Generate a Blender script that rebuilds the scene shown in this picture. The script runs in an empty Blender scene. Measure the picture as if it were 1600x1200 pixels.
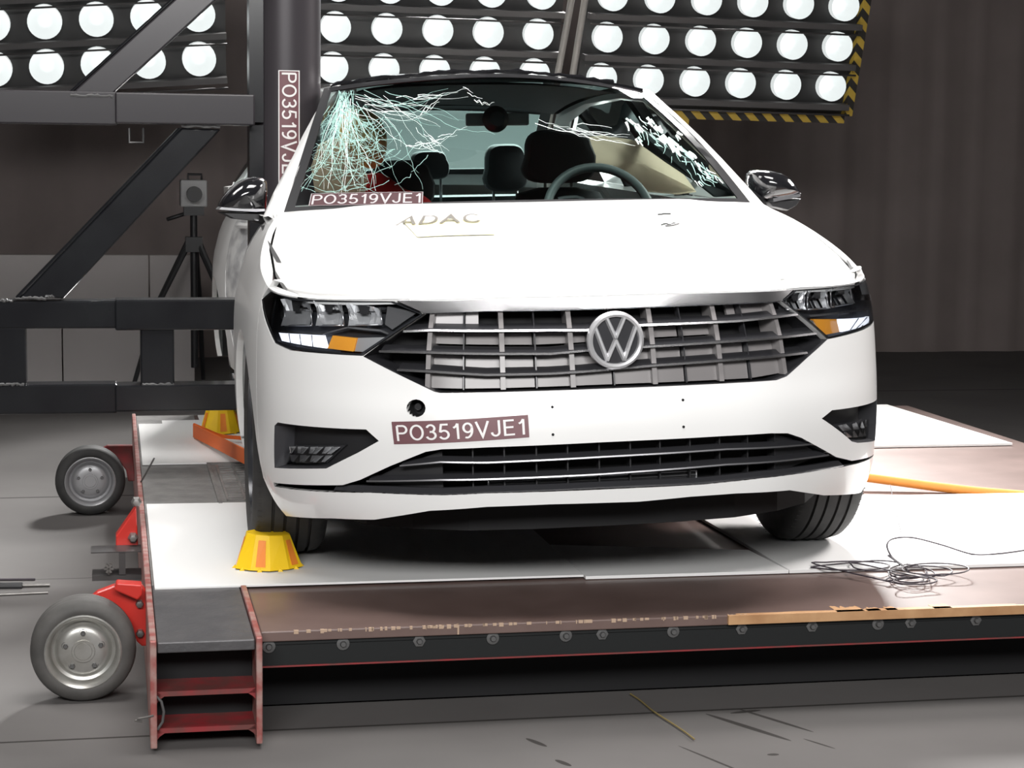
import bpy, bmesh, math, random
import numpy as np
from mathutils import Vector, Matrix, geometry
random.seed(7)
C = bpy.context.scene.collection
PI = math.pi

# ------------------------------------------------------------------ camera
FPX, PITCH, ROLL, HC = 3062.8, 0.115773, 0.0125973, 1.15197
_cp, _sp, _cr, _sr = math.cos(PITCH), math.sin(PITCH), math.cos(ROLL), math.sin(ROLL)
_r0 = Vector((1, 0, 0)); FW = Vector((0, _cp, -_sp)); _u0 = Vector((0, _sp, _cp))
RT = _r0 * _cr + _u0 * _sr; UP = -_r0 * _sr + _u0 * _cr
EYE = Vector((0, 0, HC))
cam = bpy.data.objects.new('camera', bpy.data.cameras.new('camera')); C.objects.link(cam)
cam.data.sensor_width = 36; cam.data.lens = FPX / 1600 * 36
cam.data.clip_start = .05; cam.data.clip_end = 100
cam.matrix_world = Matrix(((RT.x, UP.x, -FW.x, 0), (RT.y, UP.y, -FW.y, 0), (RT.z, UP.z, -FW.z, HC), (0, 0, 0, 1)))
bpy.context.scene.camera = cam

# ------------------------------------------------------------------ world, lights, exposure
sc = bpy.context.scene
sc.view_settings.view_transform = 'Standard'; sc.view_settings.look = 'None'
sc.view_settings.gamma = 1; sc.view_settings.use_curve_mapping = False
sc.view_settings.exposure = 0.1
wd = bpy.data.worlds.new('world'); sc.world = wd; wd.use_nodes = True
wd.node_tree.nodes['Background'].inputs[0].default_value = (.9, .95, 1, 1)
wd.node_tree.nodes['Background'].inputs[1].default_value = .04

def area(name, loc, target, sx, sy, power, col=(1, 1, 1), spread=180):
    l = bpy.data.lights.new(name, 'AREA'); l.shape = 'RECTANGLE'; l.size = sx; l.size_y = sy
    l.energy = power; l.color = col; l.spread = math.radians(spread)
    o = bpy.data.objects.new(name, l); C.objects.link(o); o.location = loc
    d = Vector(target) - Vector(loc); o.rotation_euler = d.to_track_quat('-Z', 'Y').to_euler()
    return o
# the laboratory's lamp banks around the sled, and an added light behind the car
area('overhead_lamp_bank', (.1, 4.9, 4.6), (.2, 5.7, 0), 3.0, 1.6, 84, (1, .98, .96), 110)
area('front_lamp_bank', (.2, -1.4, 3.2), (.4, 5.2, .4), 5.2, 1.0, 150, (1, .99, .98), 105)
area('added_rear_fill', (.4, 12.4, 3.9), (-.1, 8.2, .9), 2.6, 1.0, 300, (1, .99, .97), 60)  # added light, apart from the hung banks, to brighten cabin and rear window
area('side_lamp_bank', (4.6, 8.4, 3.6), (.9, 6.8, .5), 2.0, 1.2, 62, (1, .95, .93), 62)
area('floor_lamp_bank', (-3.6, 6.5, 4.2), (-1.2, 6.4, -.3), 1.6, 1.6, 26, (1, .98, .96), 100)

# ------------------------------------------------------------------ helpers
TH = 0.201722                                 # heading of the sled in the hall
E1 = Vector((math.cos(TH), math.sin(TH), 0)); E2 = Vector((-math.sin(TH), math.cos(TH), 0))
MS = Matrix.Rotation(TH, 4, 'Z')
def W(u, v, z): return E1 * u + E2 * v + Vector((0, 0, z))
def proj(p):
    d = Vector(p) - EYE; z = d.dot(FW)
    return (800 + FPX * d.dot(RT) / z, 600 - FPX * d.dot(UP) / z)
def ray(x, y): return FW + RT * ((x - 800) / FPX) - UP * ((y - 600) / FPX)
def onz(x, y, z=0.0):
    d = ray(x, y); p = EYE + d * ((z - HC) / d.z); return (p.dot(E1), p.dot(E2), z)
def onv(x, y, v):
    d = ray(x, y); p = EYE + d * ((v - EYE.dot(E2)) / d.dot(E2)); return (p.dot(E1), p.dot(E2), p.z)

_m = {}
def mat(name, col, rough=.5, metal=0, emit=0, ecol=None, coat=0, noise=None, spec=.5, bump=None):
    """noise=(scale, amount, colour2)  bump=(scale, strength)"""
    if name in _m: return _m[name]
    m = bpy.data.materials.new(name); m.use_nodes = True; nt = m.node_tree
    b = nt.nodes['Principled BSDF']
    b.inputs['Base Color'].default_value = (*col, 1); b.inputs['Roughness'].default_value = rough
    b.inputs['Metallic'].default_value = metal; b.inputs['Coat Weight'].default_value = coat
    b.inputs['Coat Roughness'].default_value = .04
    b.inputs['Specular IOR Level'].default_value = spec
    if emit:
        b.inputs['Emission Color'].default_value = (*(ecol or col), 1); b.inputs['Emission Strength'].default_value = emit
    if noise or bump:
        tc = nt.nodes.new('ShaderNodeTexCoord')
    if noise:
        n = nt.nodes.new('ShaderNodeTexNoise'); n.inputs['Scale'].default_value = noise[0]; n.inputs['Detail'].default_value = 6
        nt.links.new(tc.outputs['Object'], n.inputs['Vector'])
        r = nt.nodes.new('ShaderNodeValToRGB'); r.color_ramp.elements[0].position = .5 - noise[1]; r.color_ramp.elements[1].position = .5 + noise[1]
        r.color_ramp.elements[0].color = (*col, 1); r.color_ramp.elements[1].color = (*noise[2], 1)
        nt.links.new(n.outputs['Fac'], r.inputs['Fac']); nt.links.new(r.outputs['Color'], b.inputs['Base Color'])
    if bump:
        n2 = nt.nodes.new('ShaderNodeTexNoise'); n2.inputs['Scale'].default_value = bump[0]; n2.inputs['Detail'].default_value = 4
        nt.links.new(tc.outputs['Object'], n2.inputs['Vector'])
        bp = nt.nodes.new('ShaderNodeBump'); bp.inputs['Strength'].default_value = bump[1]; bp.inputs['Distance'].default_value = .01
        nt.links.new(n2.outputs['Fac'], bp.inputs['Height']); nt.links.new(bp.outputs['Normal'], b.inputs['Normal'])
    _m[name] = m; return m

def glass(name, tint, diffuse=0, dcol=(.8, .9, .9), rough=.02, base=.04):
    if name in _m: return _m[name]
    m = bpy.data.materials.new(name); m.use_nodes = True; nt = m.node_tree; nt.nodes.clear()
    out = nt.nodes.new('ShaderNodeOutputMaterial')
    tr = nt.nodes.new('ShaderNodeBsdfTransparent'); tr.inputs[0].default_value = (*tint, 1)
    gl = nt.nodes.new('ShaderNodeBsdfGlossy'); gl.inputs['Roughness'].default_value = rough
    fr = nt.nodes.new('ShaderNodeFresnel'); fr.inputs[0].default_value = 1.45
    mx = nt.nodes.new('ShaderNodeMixShader')
    nt.links.new(fr.outputs[0], mx.inputs[0]); nt.links.new(tr.outputs[0], mx.inputs[1]); nt.links.new(gl.outputs[0], mx.inputs[2])
    last = mx
    if diffuse:
        df = nt.nodes.new('ShaderNodeBsdfDiffuse'); df.inputs[0].default_value = (*dcol, 1)
        m2 = nt.nodes.new('ShaderNodeMixShader'); m2.inputs[0].default_value = diffuse
        tl_ = nt.nodes.new('ShaderNodeBsdfTranslucent'); tl_.inputs[0].default_value = (*dcol, 1); m3 = nt.nodes.new('ShaderNodeMixShader'); m3.inputs[0].default_value = .65
        nt.links.new(df.outputs[0], m3.inputs[1]); nt.links.new(tl_.outputs[0], m3.inputs[2])
        nt.links.new(mx.outputs[0], m2.inputs[1]); nt.links.new(m3.outputs[0], m2.inputs[2]); last = m2
    nt.links.new(last.outputs[0], out.inputs[0])
    _m[name] = m; return m

M = dict(
    white=mat('white_paint', (.88, .88, .87), .28, coat=.6),
    dented=mat('scraped_white_paint', (.72, .72, .71), .35, coat=.3, noise=(14, .12, (.42, .42, .43)), bump=(9, .5)),
    roof=mat('black_gloss_paint', (.012, .012, .014), .12, coat=1),
    blackp=mat('black_plastic', (.022, .022, .024), .45),
    slatm=mat('satin_dark_trim', (.045, .045, .05), .3, .1),
    dark=mat('dark_void', (.006, .006, .007), .8),
    chrome=mat('chrome', (.72, .72, .74), .24, 1),
    silver=mat('emblem_silver', (.80, .80, .82), .32, .55),
    satin=mat('satin_silver', (.55, .55, .57), .3, .9),
    refl=mat('lamp_reflector', (.85, .86, .88), .25, .6),
    drl=mat('daylight_strip', (.85, .9, 1), .2, emit=1.1, ecol=(.86, .9, 1)),
    amber=mat('amber_lens', (.95, .42, .05), .2, coat=.6, emit=.12, ecol=(1, .4, .05)),
    hsg=mat('headlight_housing', (.05, .052, .058), .25, .3),
    shutter=mat('grey_shutter_plastic', (.27, .255, .255), .3),
    rubber=mat('tyre_rubber', (.022, .022, .022), .7, noise=(30, .2, (.035, .034, .033))),
    rubber2=mat('grey_tyre_rubber', (.06, .058, .055), .65, noise=(12, .15, (.10, .095, .09))),
    rim=mat('zinc_rim', (.55, .55, .53), .35, .7, noise=(20, .2, (.42, .41, .38))),
    rimd=mat('painted_rim', (.36, .36, .37), .4, .5),
    red=mat('red_paint', (.62, .035, .025), .35, coat=.2),
    redd=mat('worn_red_paint', (.30, .03, .035), .5, noise=(18, .14, (.16, .05, .045))),
    redw=mat('scuffed_red_steel', (.36, .10, .09), .45, .2, noise=(22, .12, (.45, .30, .27))),
    steelb=mat('black_steel', (.007, .007, .009), .2, .0, spec=.5, noise=(6, .2, (.013, .014, .016))),
    steelg=mat('black_steel_face', (.030, .027, .031), .24, spec=.5),
    polem=mat('pole_black_film', (.050, .045, .050), .36, .15, spec=.3),
    steel=mat('bare_steel', (.30, .29, .28), .4, .7, noise=(16, .2, (.18, .17, .16))),
    iron=mat('dull_steel', (.14, .14, .14), .5, .5),
    paper=mat('white_board', (.86, .86, .85), .6),
    plate=mat('brown_film_board', (.13, .085, .074), .42, coat=.1, noise=(5, .2, (.18, .122, .108))),
    ply=mat('bare_plywood', (.42, .22, .10), .7, noise=(14, .2, (.58, .34, .17))),
    chips=mat('chipped_edge', (.50, .36, .26), .8),
    grey=mat('grey_tread_plate', (.20, .195, .19), .5, .2, noise=(12, .2, (.30, .29, .28)), bump=(60, .3)),
    darkplate=mat('dark_grey_plate', (.085, .083, .088), .45, .2, noise=(8, .2, (.125, .12, .122)), bump=(30, .3)),
    yel=mat('yellow_plastic', (.90, .58, .01), .5),
    orn=mat('orange_mark', (.85, .25, .03), .5),
    strap=mat('orange_strap', (.85, .16, .02), .6),
    strap2=mat('light_orange_strap', (.85, .32, .06), .6),
    cable=mat('dark_cable', (.05, .04, .05), .6),
    stick=mat('sticker_plum', (.17, .075, .085), .5),
    stw=mat('sticker_white', (.85, .83, .82), .5),
    yst=mat('pale_yellow_sticker', (.80, .74, .45), .5),
    gst=mat('pale_grey_print', (.20, .19, .17), 1, spec=0),
    crack=mat('crack_and_glint', (.34, .56, .51), .5),
    crackw=mat('white_crack_and_glint', (.85, .95, .92), .5),
    cloth=mat('seat_cloth', (.035, .037, .04), .85),
    dash=mat('dashboard_plastic', (.03, .035, .036), .55),
    wheelr=mat('steering_wheel_rim', (.10, .115, .115), .5),
    bag=mat('airbag_cloth', (.72, .64, .54), .85, bump=(5, .5)),
    dskin=mat('dummy_vinyl', (.95, .52, .08), .5, noise=(7, .12, (.98, .75, .30))),
    dred=mat('dummy_red_shirt', (.75, .025, .03), .8),
    liner=mat('headliner', (.05, .05, .055), .9),
    visor=mat('visor_grey', (.30, .32, .32), .8),
    bank=mat('lamp_bank_black', (.018, .017, .017), .5),
    bank2=mat('lamp_bank_rail', (.07, .065, .065), .5),
    lamp=mat('lamp_reflector_bowl', (.22, .24, .24), .3, .6, emit=.66, ecol=(.95, 1, .99)),
    bulb=mat('lamp_bulb', (1, 1, 1), .3, emit=1.3, ecol=(1, 1, 1)),
    tube=mat('grey_tube', (.30, .28, .26), .5),
    cambox=mat('camera_grey', (.42, .42, .42), .5),
    liner2=mat('wheel_liner', (.02, .02, .02), .9),
)
_nt = M['bag'].node_tree; _tl = _nt.nodes.new('ShaderNodeBsdfTranslucent'); _tl.inputs[0].default_value = (.92, .84, .72, 1)
_mx = _nt.nodes.new('ShaderNodeMixShader'); _mx.inputs[0].default_value = .85
_nt.links.new(_nt.nodes['Principled BSDF'].outputs[0], _mx.inputs[1]); _nt.links.new(_tl.outputs[0], _mx.inputs[2]); _nt.links.new(_mx.outputs[0], _nt.nodes['Material Output'].inputs[0])
GL_W = glass('windscreen_glass', (.74, .86, .84))
GL_R = glass('rear_window_glass', (.66, .80, .78), .085, (.50, .66, .64))
GL_S = glass('side_glass', (.82, .90, .89))
GL_L = glass('lens_glass', (.96, .97, .98))

class MB:
    def __init__(s): s.v = []; s.f = []; s.m = []; s.sm = []
    def add(s, vs, fs, mi=0, smooth=False):
        n = len(s.v); s.v += [tuple(p) for p in vs]
        for f in fs: s.f.append(tuple(i + n for i in f)); s.m.append(mi); s.sm.append(smooth)
    def box(s, c, d, mi=0, mx=None):
        hx, hy, hz = d[0] / 2, d[1] / 2, d[2] / 2
        vs = [Vector((a * hx, b * hy, e * hz)) for a in (-1, 1) for b in (-1, 1) for e in (-1, 1)]
        if mx is not None: vs = [mx @ p for p in vs]
        vs = [p + Vector(c) for p in vs]
        s.add(vs, [(0, 1, 3, 2), (4, 6, 7, 5), (0, 4, 5, 1), (2, 3, 7, 6), (0, 2, 6, 4), (1, 5, 7, 3)], mi)
    def b2(s, a, b, mi=0):
        s.box([(a[i] + b[i]) / 2 for i in range(3)], [abs(a[i] - b[i]) for i in range(3)], mi)
    def tube(s, pts, r, seg=8, mi=0, cap=True, closed=False, smooth=True):
        pts = [Vector(p) for p in pts]; n = len(pts); rr = r if isinstance(r, (list, tuple)) else [r] * n
        nrm = None; rings = []
        for i, p in enumerate(pts):
            a = pts[(i - 1) % n] if (closed or i) else p; b = pts[(i + 1) % n] if (closed or i < n - 1) else p
            t = (b - a).normalized()
            if nrm is None: nrm = t.orthogonal().normalized()
            nrm = (nrm - t * nrm.dot(t)).normalized(); bn = t.cross(nrm)
            rings.append([p + (nrm * math.cos(2 * PI * k / seg) + bn * math.sin(2 * PI * k / seg)) * rr[i] for k in range(seg)])
        vs = [q for rg in rings for q in rg]; fs = []
        m = n if closed else n - 1
        for i in range(m):
            for k in range(seg):
                a = i * seg + k; b = i * seg + (k + 1) % seg; j = (i + 1) % n
                fs.append((a, b, j * seg + (k + 1) % seg, j * seg + k))
        s.add(vs, fs, mi, smooth)
        if cap and not closed:
            s.add(rings[0], [tuple(range(seg))[::-1]], mi); s.add(rings[-1], [tuple(range(seg))], mi)
    def cyl(s, a, b, r, seg=24, mi=0): s.tube([a, b], r, seg, mi)
    def prism(s, poly, vec, mi=0):
        n = len(poly); vec = Vector(vec); A = [Vector(p) for p in poly]; Bq = [p + vec for p in A]
        s.add(A + Bq, [tuple(range(n))[::-1], tuple(range(n, 2 * n))] + [(i, (i + 1) % n, n + (i + 1) % n, n + i) for i in range(n)], mi)
    def lathe(s, prof, mx, seg=48, mi=0, closed=False):
        """prof: (r, h) pairs round local z, mx places it"""
        n = len(prof); vs = []
        for k in range(seg):
            a = 2 * PI * k / seg
            vs += [mx @ Vector((r * math.cos(a), r * math.sin(a), h)) for r, h in prof]
        fs = []
        for k in range(seg):
            for i in range(n if closed else n - 1):
                j = (i + 1) % n; k2 = (k + 1) % seg
                fs.append((k * n + i, k2 * n + i, k2 * n + j, k * n + j))
        s.add(vs, fs, mi, True)
    def build(s, name, mats, parent=None, origin=None, bevel=0, mx=None, auto=40):
        me = bpy.data.meshes.new(name)
        vs = s.v
        if origin is not None: o0 = Vector(origin); vs = [tuple(Vector(p) - o0) for p in vs]
        me.from_pydata(vs, [], s.f)
        if not isinstance(mats, (list, tuple)): mats = [mats]
        for m_ in mats: me.materials.append(m_)
        me.polygons.foreach_set('material_index', s.m); me.polygons.foreach_set('use_smooth', s.sm)
        bm = bmesh.new(); bm.from_mesh(me); bmesh.ops.remove_doubles(bm, verts=bm.verts, dist=1e-5)
        bmesh.ops.recalc_face_normals(bm, faces=bm.faces)
        for e in bm.edges:
            if len(e.link_faces) == 2 and e.calc_face_angle(0) > math.radians(auto): e.smooth = False
        bm.to_mesh(me); bm.free()
        o = bpy.data.objects.new(name, me); C.objects.link(o)
        if origin is not None: o.location = origin
        if parent: o.parent = parent
        if mx is not None: o.matrix_local = mx
        if bevel:
            b = o.modifiers.new('bevel', 'BEVEL'); b.width = bevel; b.segments = 2; b.limit_method = 'ANGLE'; b.angle_limit = math.radians(50)
        return o
def tag(o, label=None, cat=None, group=None, kind=None):
    if label: o['label'] = label
    if cat: o['category'] = cat
    if group: o['group'] = group
    if kind: o['kind'] = kind
    return o
def thing(name, loc, label, cat, group=None, rotz=0):
    o = bpy.data.objects.new(name, None); C.objects.link(o); o.location = loc; o.rotation_euler = (0, 0, rotz)
    o.empty_display_size = .1
    return tag(o, label, cat, group)
def copy_tree(o, parent=None):
    c = o.copy(); C.objects.link(c); c.parent = parent
    for ch in list(o.children): copy_tree(ch, c)
    return c
def sled_thing(name, u, v, z, label, cat, group=None):   # local axes = sled axes (u, v, z)
    return thing(name, W(u, v, z), label, cat, group, TH)

def pip(x, y, poly):
    ins = False; n = len(poly); j = n - 1
    for i in range(n):
        xi, yi = poly[i]; xj, yj = poly[j]
        if (yi > y) != (yj > y) and x < (xj - xi) * (y - yi) / (yj - yi) + xi: ins = not ins
        j = i
    return ins
def resample(poly, step, closed=True):
    out = []; n = len(poly)
    for i in range(n if closed else n - 1):
        a = poly[i]; b = poly[(i + 1) % n]; L = math.hypot(b[0] - a[0], b[1] - a[1]); k = max(1, int(round(L / step)))
        for j in range(k): out.append((a[0] + (b[0] - a[0]) * j / k, a[1] + (b[1] - a[1]) * j / k))
    if not closed: out.append(poly[-1])
    return out
def segd(px, py, a, b):
    dx, dy = b[0] - a[0], b[1] - a[1]; L = dx * dx + dy * dy
    t = 0 if L == 0 else max(0, min(1, ((px - a[0]) * dx + (py - a[1]) * dy) / L))
    return math.hypot(px - a[0] - t * dx, py - a[1] - t * dy)
def panel_mesh(mb, outline, surf, step=.03, holes=(), off=0, flange=0, mi=0, fmi=None, post=None):
    """triangulated piece of surf(u, v, off) inside outline and outside the holes, its edges turned in by flange"""
    loops = [resample(p, step) for p in [outline] + list(holes)]
    us = [p[0] for p in loops[0]]; vs = [p[1] for p in loops[0]]
    pts = []; edges = []
    for lp in loops:
        n0 = len(pts); pts += lp; n = len(lp); edges += [(n0 + i, n0 + (i + 1) % n) for i in range(n)]
    nb = len(pts); u = min(us) + step / 2
    allb = np.array(pts)
    while u < max(us):
        v = min(vs) + step / 2
        while v < max(vs):
            if pip(u, v, loops[0]) and not any(pip(u, v, h) for h in loops[1:]):
                if np.min((allb[:, 0] - u) ** 2 + (allb[:, 1] - v) ** 2) > (step * .45) ** 2: pts.append((u, v))
            v += step
        u += step
    r = geometry.delaunay_2d_cdt([Vector(p) for p in pts], edges, [], 0, 1e-6)
    vo, fo = r[0], r[2]; faces = []
    for f in fo:
        cx = sum(vo[i][0] for i in f) / len(f); cy = sum(vo[i][1] for i in f) / len(f)
        if pip(cx, cy, loops[0]) and not any(pip(cx, cy, h) for h in loops[1:]): faces.append(tuple(f))
    P = [Vector(surf(p[0], p[1], off)) for p in vo]
    if post: P = [post(p) for p in P]
    mb.add(P, faces, mi, True)
    if flange:
        for lp in loops:
            n = len(lp)
            a = [Vector(surf(p[0], p[1], off)) for p in lp]; b = [Vector(surf(p[0], p[1], off - flange)) for p in lp]
            if post: a = [post(p) for p in a]; b = [post(p) for p in b]
            mb.add(a + b, [(i, (i + 1) % n, n + (i + 1) % n, n + i) for i in range(n)], mi if fmi is None else fmi, False)
    return mb
def panel(name, outline, surf, m, parent, **k):
    auto = k.pop('auto', 40)
    mb = MB(); panel_mesh(mb, outline, surf, **k); return mb.build(name, m, parent, auto=auto)
def make_inv(surf, us, vs, M_):
    tab = [(u, v) for u in us for v in vs]
    pp = np.array([proj(M_ @ Vector(surf(u, v, 0))) for u, v in tab])
    def inv(x, y):
        i = int(np.argmin((pp[:, 0] - x) ** 2 + (pp[:, 1] - y) ** 2)); u, v = tab[i]
        best = (np.hypot(*(pp[i] - (x, y))), u, v)
        for _ in range(8):
            p0 = proj(M_ @ Vector(surf(u, v, 0))); h = 1e-4
            pu = proj(M_ @ Vector(surf(u + h, v, 0))); pv = proj(M_ @ Vector(surf(u, v + h, 0)))
            a, b = (pu[0] - p0[0]) / h, (pv[0] - p0[0]) / h; c, d = (pu[1] - p0[1]) / h, (pv[1] - p0[1]) / h
            det = a * d - b * c
            if abs(det) < 1e-3: break
            ex, ey = x - p0[0], y - p0[1]
            du, dv = (d * ex - b * ey) / det, (-c * ex + a * ey) / det
            k = min(1, .04 / max(1e-9, math.hypot(du, dv))); u += du * k; v += dv * k
            pe = proj(M_ @ Vector(surf(u, v, 0))); e = math.hypot(pe[0] - x, pe[1] - y)
            if e < best[0]: best = (e, u, v)
        return (best[1], best[2])
    return inv
def _arc(cx, cy, rx, ry, a0, a1, n=12): return [(cx + rx * math.cos(math.radians(a0 + (a1 - a0) * i / n)), cy + ry * math.sin(math.radians(a0 + (a1 - a0) * i / n))) for i in range(n + 1)]
GLYPH = {      # plain grotesque capitals: strokes on a cell 1 high; width
    'P': (.62, [[(.08, 0), (.08, .93)], [(.08, .93), (.34, .93)] + _arc(.34, .70, .21, .23, 90, -90) + [(.08, .47)]]),
    'O': (.76, [_arc(.38, .5, .30, .43, 0, 360, 28)]),
    '3': (.58, [_arc(.27, .72, .19, .21, 165, -90, 14) + _arc(.27, .29, .22, .225, 90, -165, 16)]),
    '5': (.58, [[(.48, .93), (.15, .93), (.09, .52)] + _arc(.27, .31, .22, .25, 130, -155, 16)]),
    '1': (.46, [[(.10, .70), (.22, .78), (.31, .96)], [(.31, .96), (.31, 0)]]),
    '9': (.58, [_arc(.27, .66, .20, .27, 0, 360, 22), _arc(.22, .55, .26, .49, 25, -110, 12)]),
    'V': (.68, [[(.04, 1), (.33, .06), (.62, 1)]]),
    'J': (.52, [[(.40, 1), (.40, .28)] + _arc(.22, .28, .18, .22, 0, -180, 10)]),
    'E': (.62, [[(.54, .94), (.09, .94), (.09, .06), (.56, .06)], [(.09, .52), (.51, .52)]]),
    'A': (.68, [[(.03, 0), (.33, .95), (.63, 0)], [(.14, .32), (.52, .32)]]),
    'D': (.68, [[(.09, .06), (.09, .94), (.30, .94)] + _arc(.30, .5, .28, .44, 90, -90, 14) + [(.09, .06)]]),
    'C': (.70, [_arc(.37, .5, .28, .44, 38, 322, 22)]),
}
def text2d(txt, w=.115):
    vs, fs, x0 = [], [], 0
    for ch in txt:
        wd_, strokes = GLYPH[ch]
        for st_ in strokes:
            st_ = resample(st_, .11, False); n = len(st_); L_, R_2 = [], []
            closed = st_[0] == st_[-1] or math.dist(st_[0], st_[-1]) < 1e-6
            for i, p in enumerate(st_):
                a_ = st_[i - 1] if i else (st_[-2] if closed else None); c_ = st_[i + 1] if i < n - 1 else (st_[1] if closed else None)
                d1 = None if a_ is None else Vector((p[0] - a_[0], p[1] - a_[1])); d2 = None if c_ is None else Vector((c_[0] - p[0], c_[1] - p[1]))
                d1 = d1.normalized() if d1 is not None and d1.length > 1e-9 else None; d2 = d2.normalized() if d2 is not None and d2.length > 1e-9 else None
                if d1 is None: d1 = d2
                if d2 is None: d2 = d1
                m_ = (d1 + d2); m_ = m_.normalized() if m_.length > .2 else d1
                k = w / 2 / max(.35, m_.dot(d1)); nn = (-m_.y * k, m_.x * k)
                L_.append((x0 + p[0] + nn[0], p[1] + nn[1])); R_2.append((x0 + p[0] - nn[0], p[1] - nn[1]))
            b0 = len(vs); vs += L_ + R_2; fs += [(b0 + i, b0 + i + 1, b0 + n + i + 1, b0 + n + i) for i in range(n - 1)]
        x0 += wd_ + .06
    xa = min(v[0] for v in vs); xb = max(v[0] for v in vs)
    return [((a_ - xa) / (xb - xa), b_) for a_, b_ in vs], fs
CODE = text2d('PO3519VJE1')
def quadmap(q, a, b):   # q: bl, br, tr, tl
    return tuple(q[0][i] * (1 - a) * (1 - b) + q[1][i] * a * (1 - b) + q[2][i] * a * b + q[3][i] * (1 - a) * b for i in range(2))
def sticker(name, q, surf, off, parent, txt=CODE, mats=None, mx_=.03, my_=.14, label=None, letters='lettering', border=0):
    mats = mats or (M['stick'], M['stw'])
    o = None
    mb = MB(); panel_mesh(mb, q, surf, .03, off=off, flange=.001); o = mb.build(name, mats[0], parent)
    lb = MB(); vs, fs = txt
    lb.add([surf(*quadmap(q, mx_ + (1 - 2 * mx_) * a, my_ + (1 - 2 * my_) * b), off + .0012) for a, b in vs], fs)
    if border:
        for (a0, b0, a1, b1) in ((0, 0, 1, border * 3), (0, 1 - border * 3, 1, 1), (0, 0, border, 1), (1 - border, 0, 1, 1)):
            r_ = [(a0, b0), (a1, b0), (a1, b1), (a0, b1)]
            panel_mesh(lb, [quadmap(q, *p) for p in r_], surf, .03, off=off + .001)
    l = lb.build(letters, mats[1], o)
    if label: tag(o, label)
    return o

# ------------------------------------------------------------------ the hall
FZ = -.27
def nodes_of(m): return m.node_tree
def floor_material():
    m = mat('hall_floor', (.115, .108, .105), .85, spec=.25, noise=(1.3, .22, (.150, .143, .139))); nt = m.node_tree
    b = nt.nodes['Principled BSDF']; src = b.inputs['Base Color'].links[0].from_socket
    tc = nt.nodes.new('ShaderNodeTexCoord'); sx = nt.nodes.new('ShaderNodeSeparateXYZ'); nt.links.new(tc.outputs['Object'], sx.inputs[0])
    def mth(op, a, b_=None, c=None):
        n = nt.nodes.new('ShaderNodeMath'); n.operation = op
        for i, q in enumerate((a, b_, c)):
            if q is None: continue
            if isinstance(q, (int, float)): n.inputs[i].default_value = q
            else: nt.links.new(q, n.inputs[i])
        return n.outputs[0]
    mask = None
    def addm(x):
        nonlocal mask
        mask = x if mask is None else mth('MAXIMUM', mask, x)
    for c, w in ((4.75, .006), (8.2, .012), (11.4, .012), (6.6, .004), (2.2, .006)):
        addm(mth('LESS_THAN', mth('ABSOLUTE', mth('SUBTRACT', sx.outputs[1], c)), w))
    for px, py, L, w, an in ((1168, 1136, .10, .007, -62), (1210, 1125, .09, .005, -62), (1280, 1162, .035, .003, -62), (1208, 1179, .01, .006, 0), (838, 1160, .028, .006, -65),
                             (880, 1192, .02, .006, -65), (1120, 1190, .10, .003, -68), (1165, 1112, .03, .006, 10)):
        u, v, _ = onz(px, py, FZ); a = math.radians(an)
        du = mth('SUBTRACT', sx.outputs[0], u); dv = mth('SUBTRACT', sx.outputs[1], v)
        p = mth('ADD', mth('MULTIPLY', du, math.cos(a)), mth('MULTIPLY', dv, math.sin(a)))
        q = mth('SUBTRACT', mth('MULTIPLY', dv, math.cos(a)), mth('MULTIPLY', du, math.sin(a)))
        e = mth('ADD', mth('POWER', mth('ABSOLUTE', mth('DIVIDE', p, L)), 2.0), mth('POWER', mth('ABSOLUTE', mth('DIVIDE', q, w)), 2.0))
        addm(mth('LESS_THAN', e, 2.2))
    mx = nt.nodes.new('ShaderNodeMix'); mx.data_type = 'RGBA'; mx.inputs[7].default_value = (.03, .027, .025, 1)
    nt.links.new(mth('MULTIPLY', mask, .88), mx.inputs[0]); nt.links.new(src, mx.inputs[6]); nt.links.new(mx.outputs[2], b.inputs['Base Color'])
    return m
mb = MB(); mb.b2((-7, -4, FZ - .1), (12, 14.2, FZ))
fl = mb.build('floor', floor_material(), mx=MS); tag(fl, 'grey concrete test hall floor with dark joints', kind='structure')
# back wall: dark corrugated curtain wall
mb = MB(); N = 420; x0, x1 = -7., 12.
random.seed(3); ph = [random.uniform(0, 6) for _ in range(4)]
def fold(x): return .03 * math.sin(x * 9 + ph[0]) + .018 * math.sin(x * 23 + ph[1]) + .01 * math.sin(x * 41 + ph[2])
vs = []
for i in range(N + 1):
    x = x0 + (x1 - x0) * i / N
    vs += [(x, 13.75 + .4 * fold(x), FZ), (x, 13.75 + .4 * fold(x), 5.5)]
mb.add(vs, [(2 * i, 2 * i + 2, 2 * i + 3, 2 * i + 1) for i in range(N)], 0, True)
mb.b2((x0, 13.95, FZ), (x1, 14.1, 5.5))
wm = mat('curtain_wall', (.21, .175, .165), .8, noise=(3, .2, (.24, .20, .19)))
tag(mb.build('wall_back', wm, mx=MS), 'dark brown pleated curtain wall behind the car', kind='structure')
mb = MB(); mb.b2((-7.1, -4, FZ), (-7, 14.1, 5.5)); tag(mb.build('wall_left', wm, mx=MS), kind='structure')
mb = MB(); mb.b2((12, -4, FZ), (12.1, 14.1, 5.5)); tag(mb.build('wall_right', wm, mx=MS), kind='structure')
mb = MB(); mb.b2((-7, -4, 5.5), (12, 14.1, 5.6)); tag(mb.build('ceiling', mat('hall_ceiling', (.05, .05, .05), .9), mx=MS), kind='structure')
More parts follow.
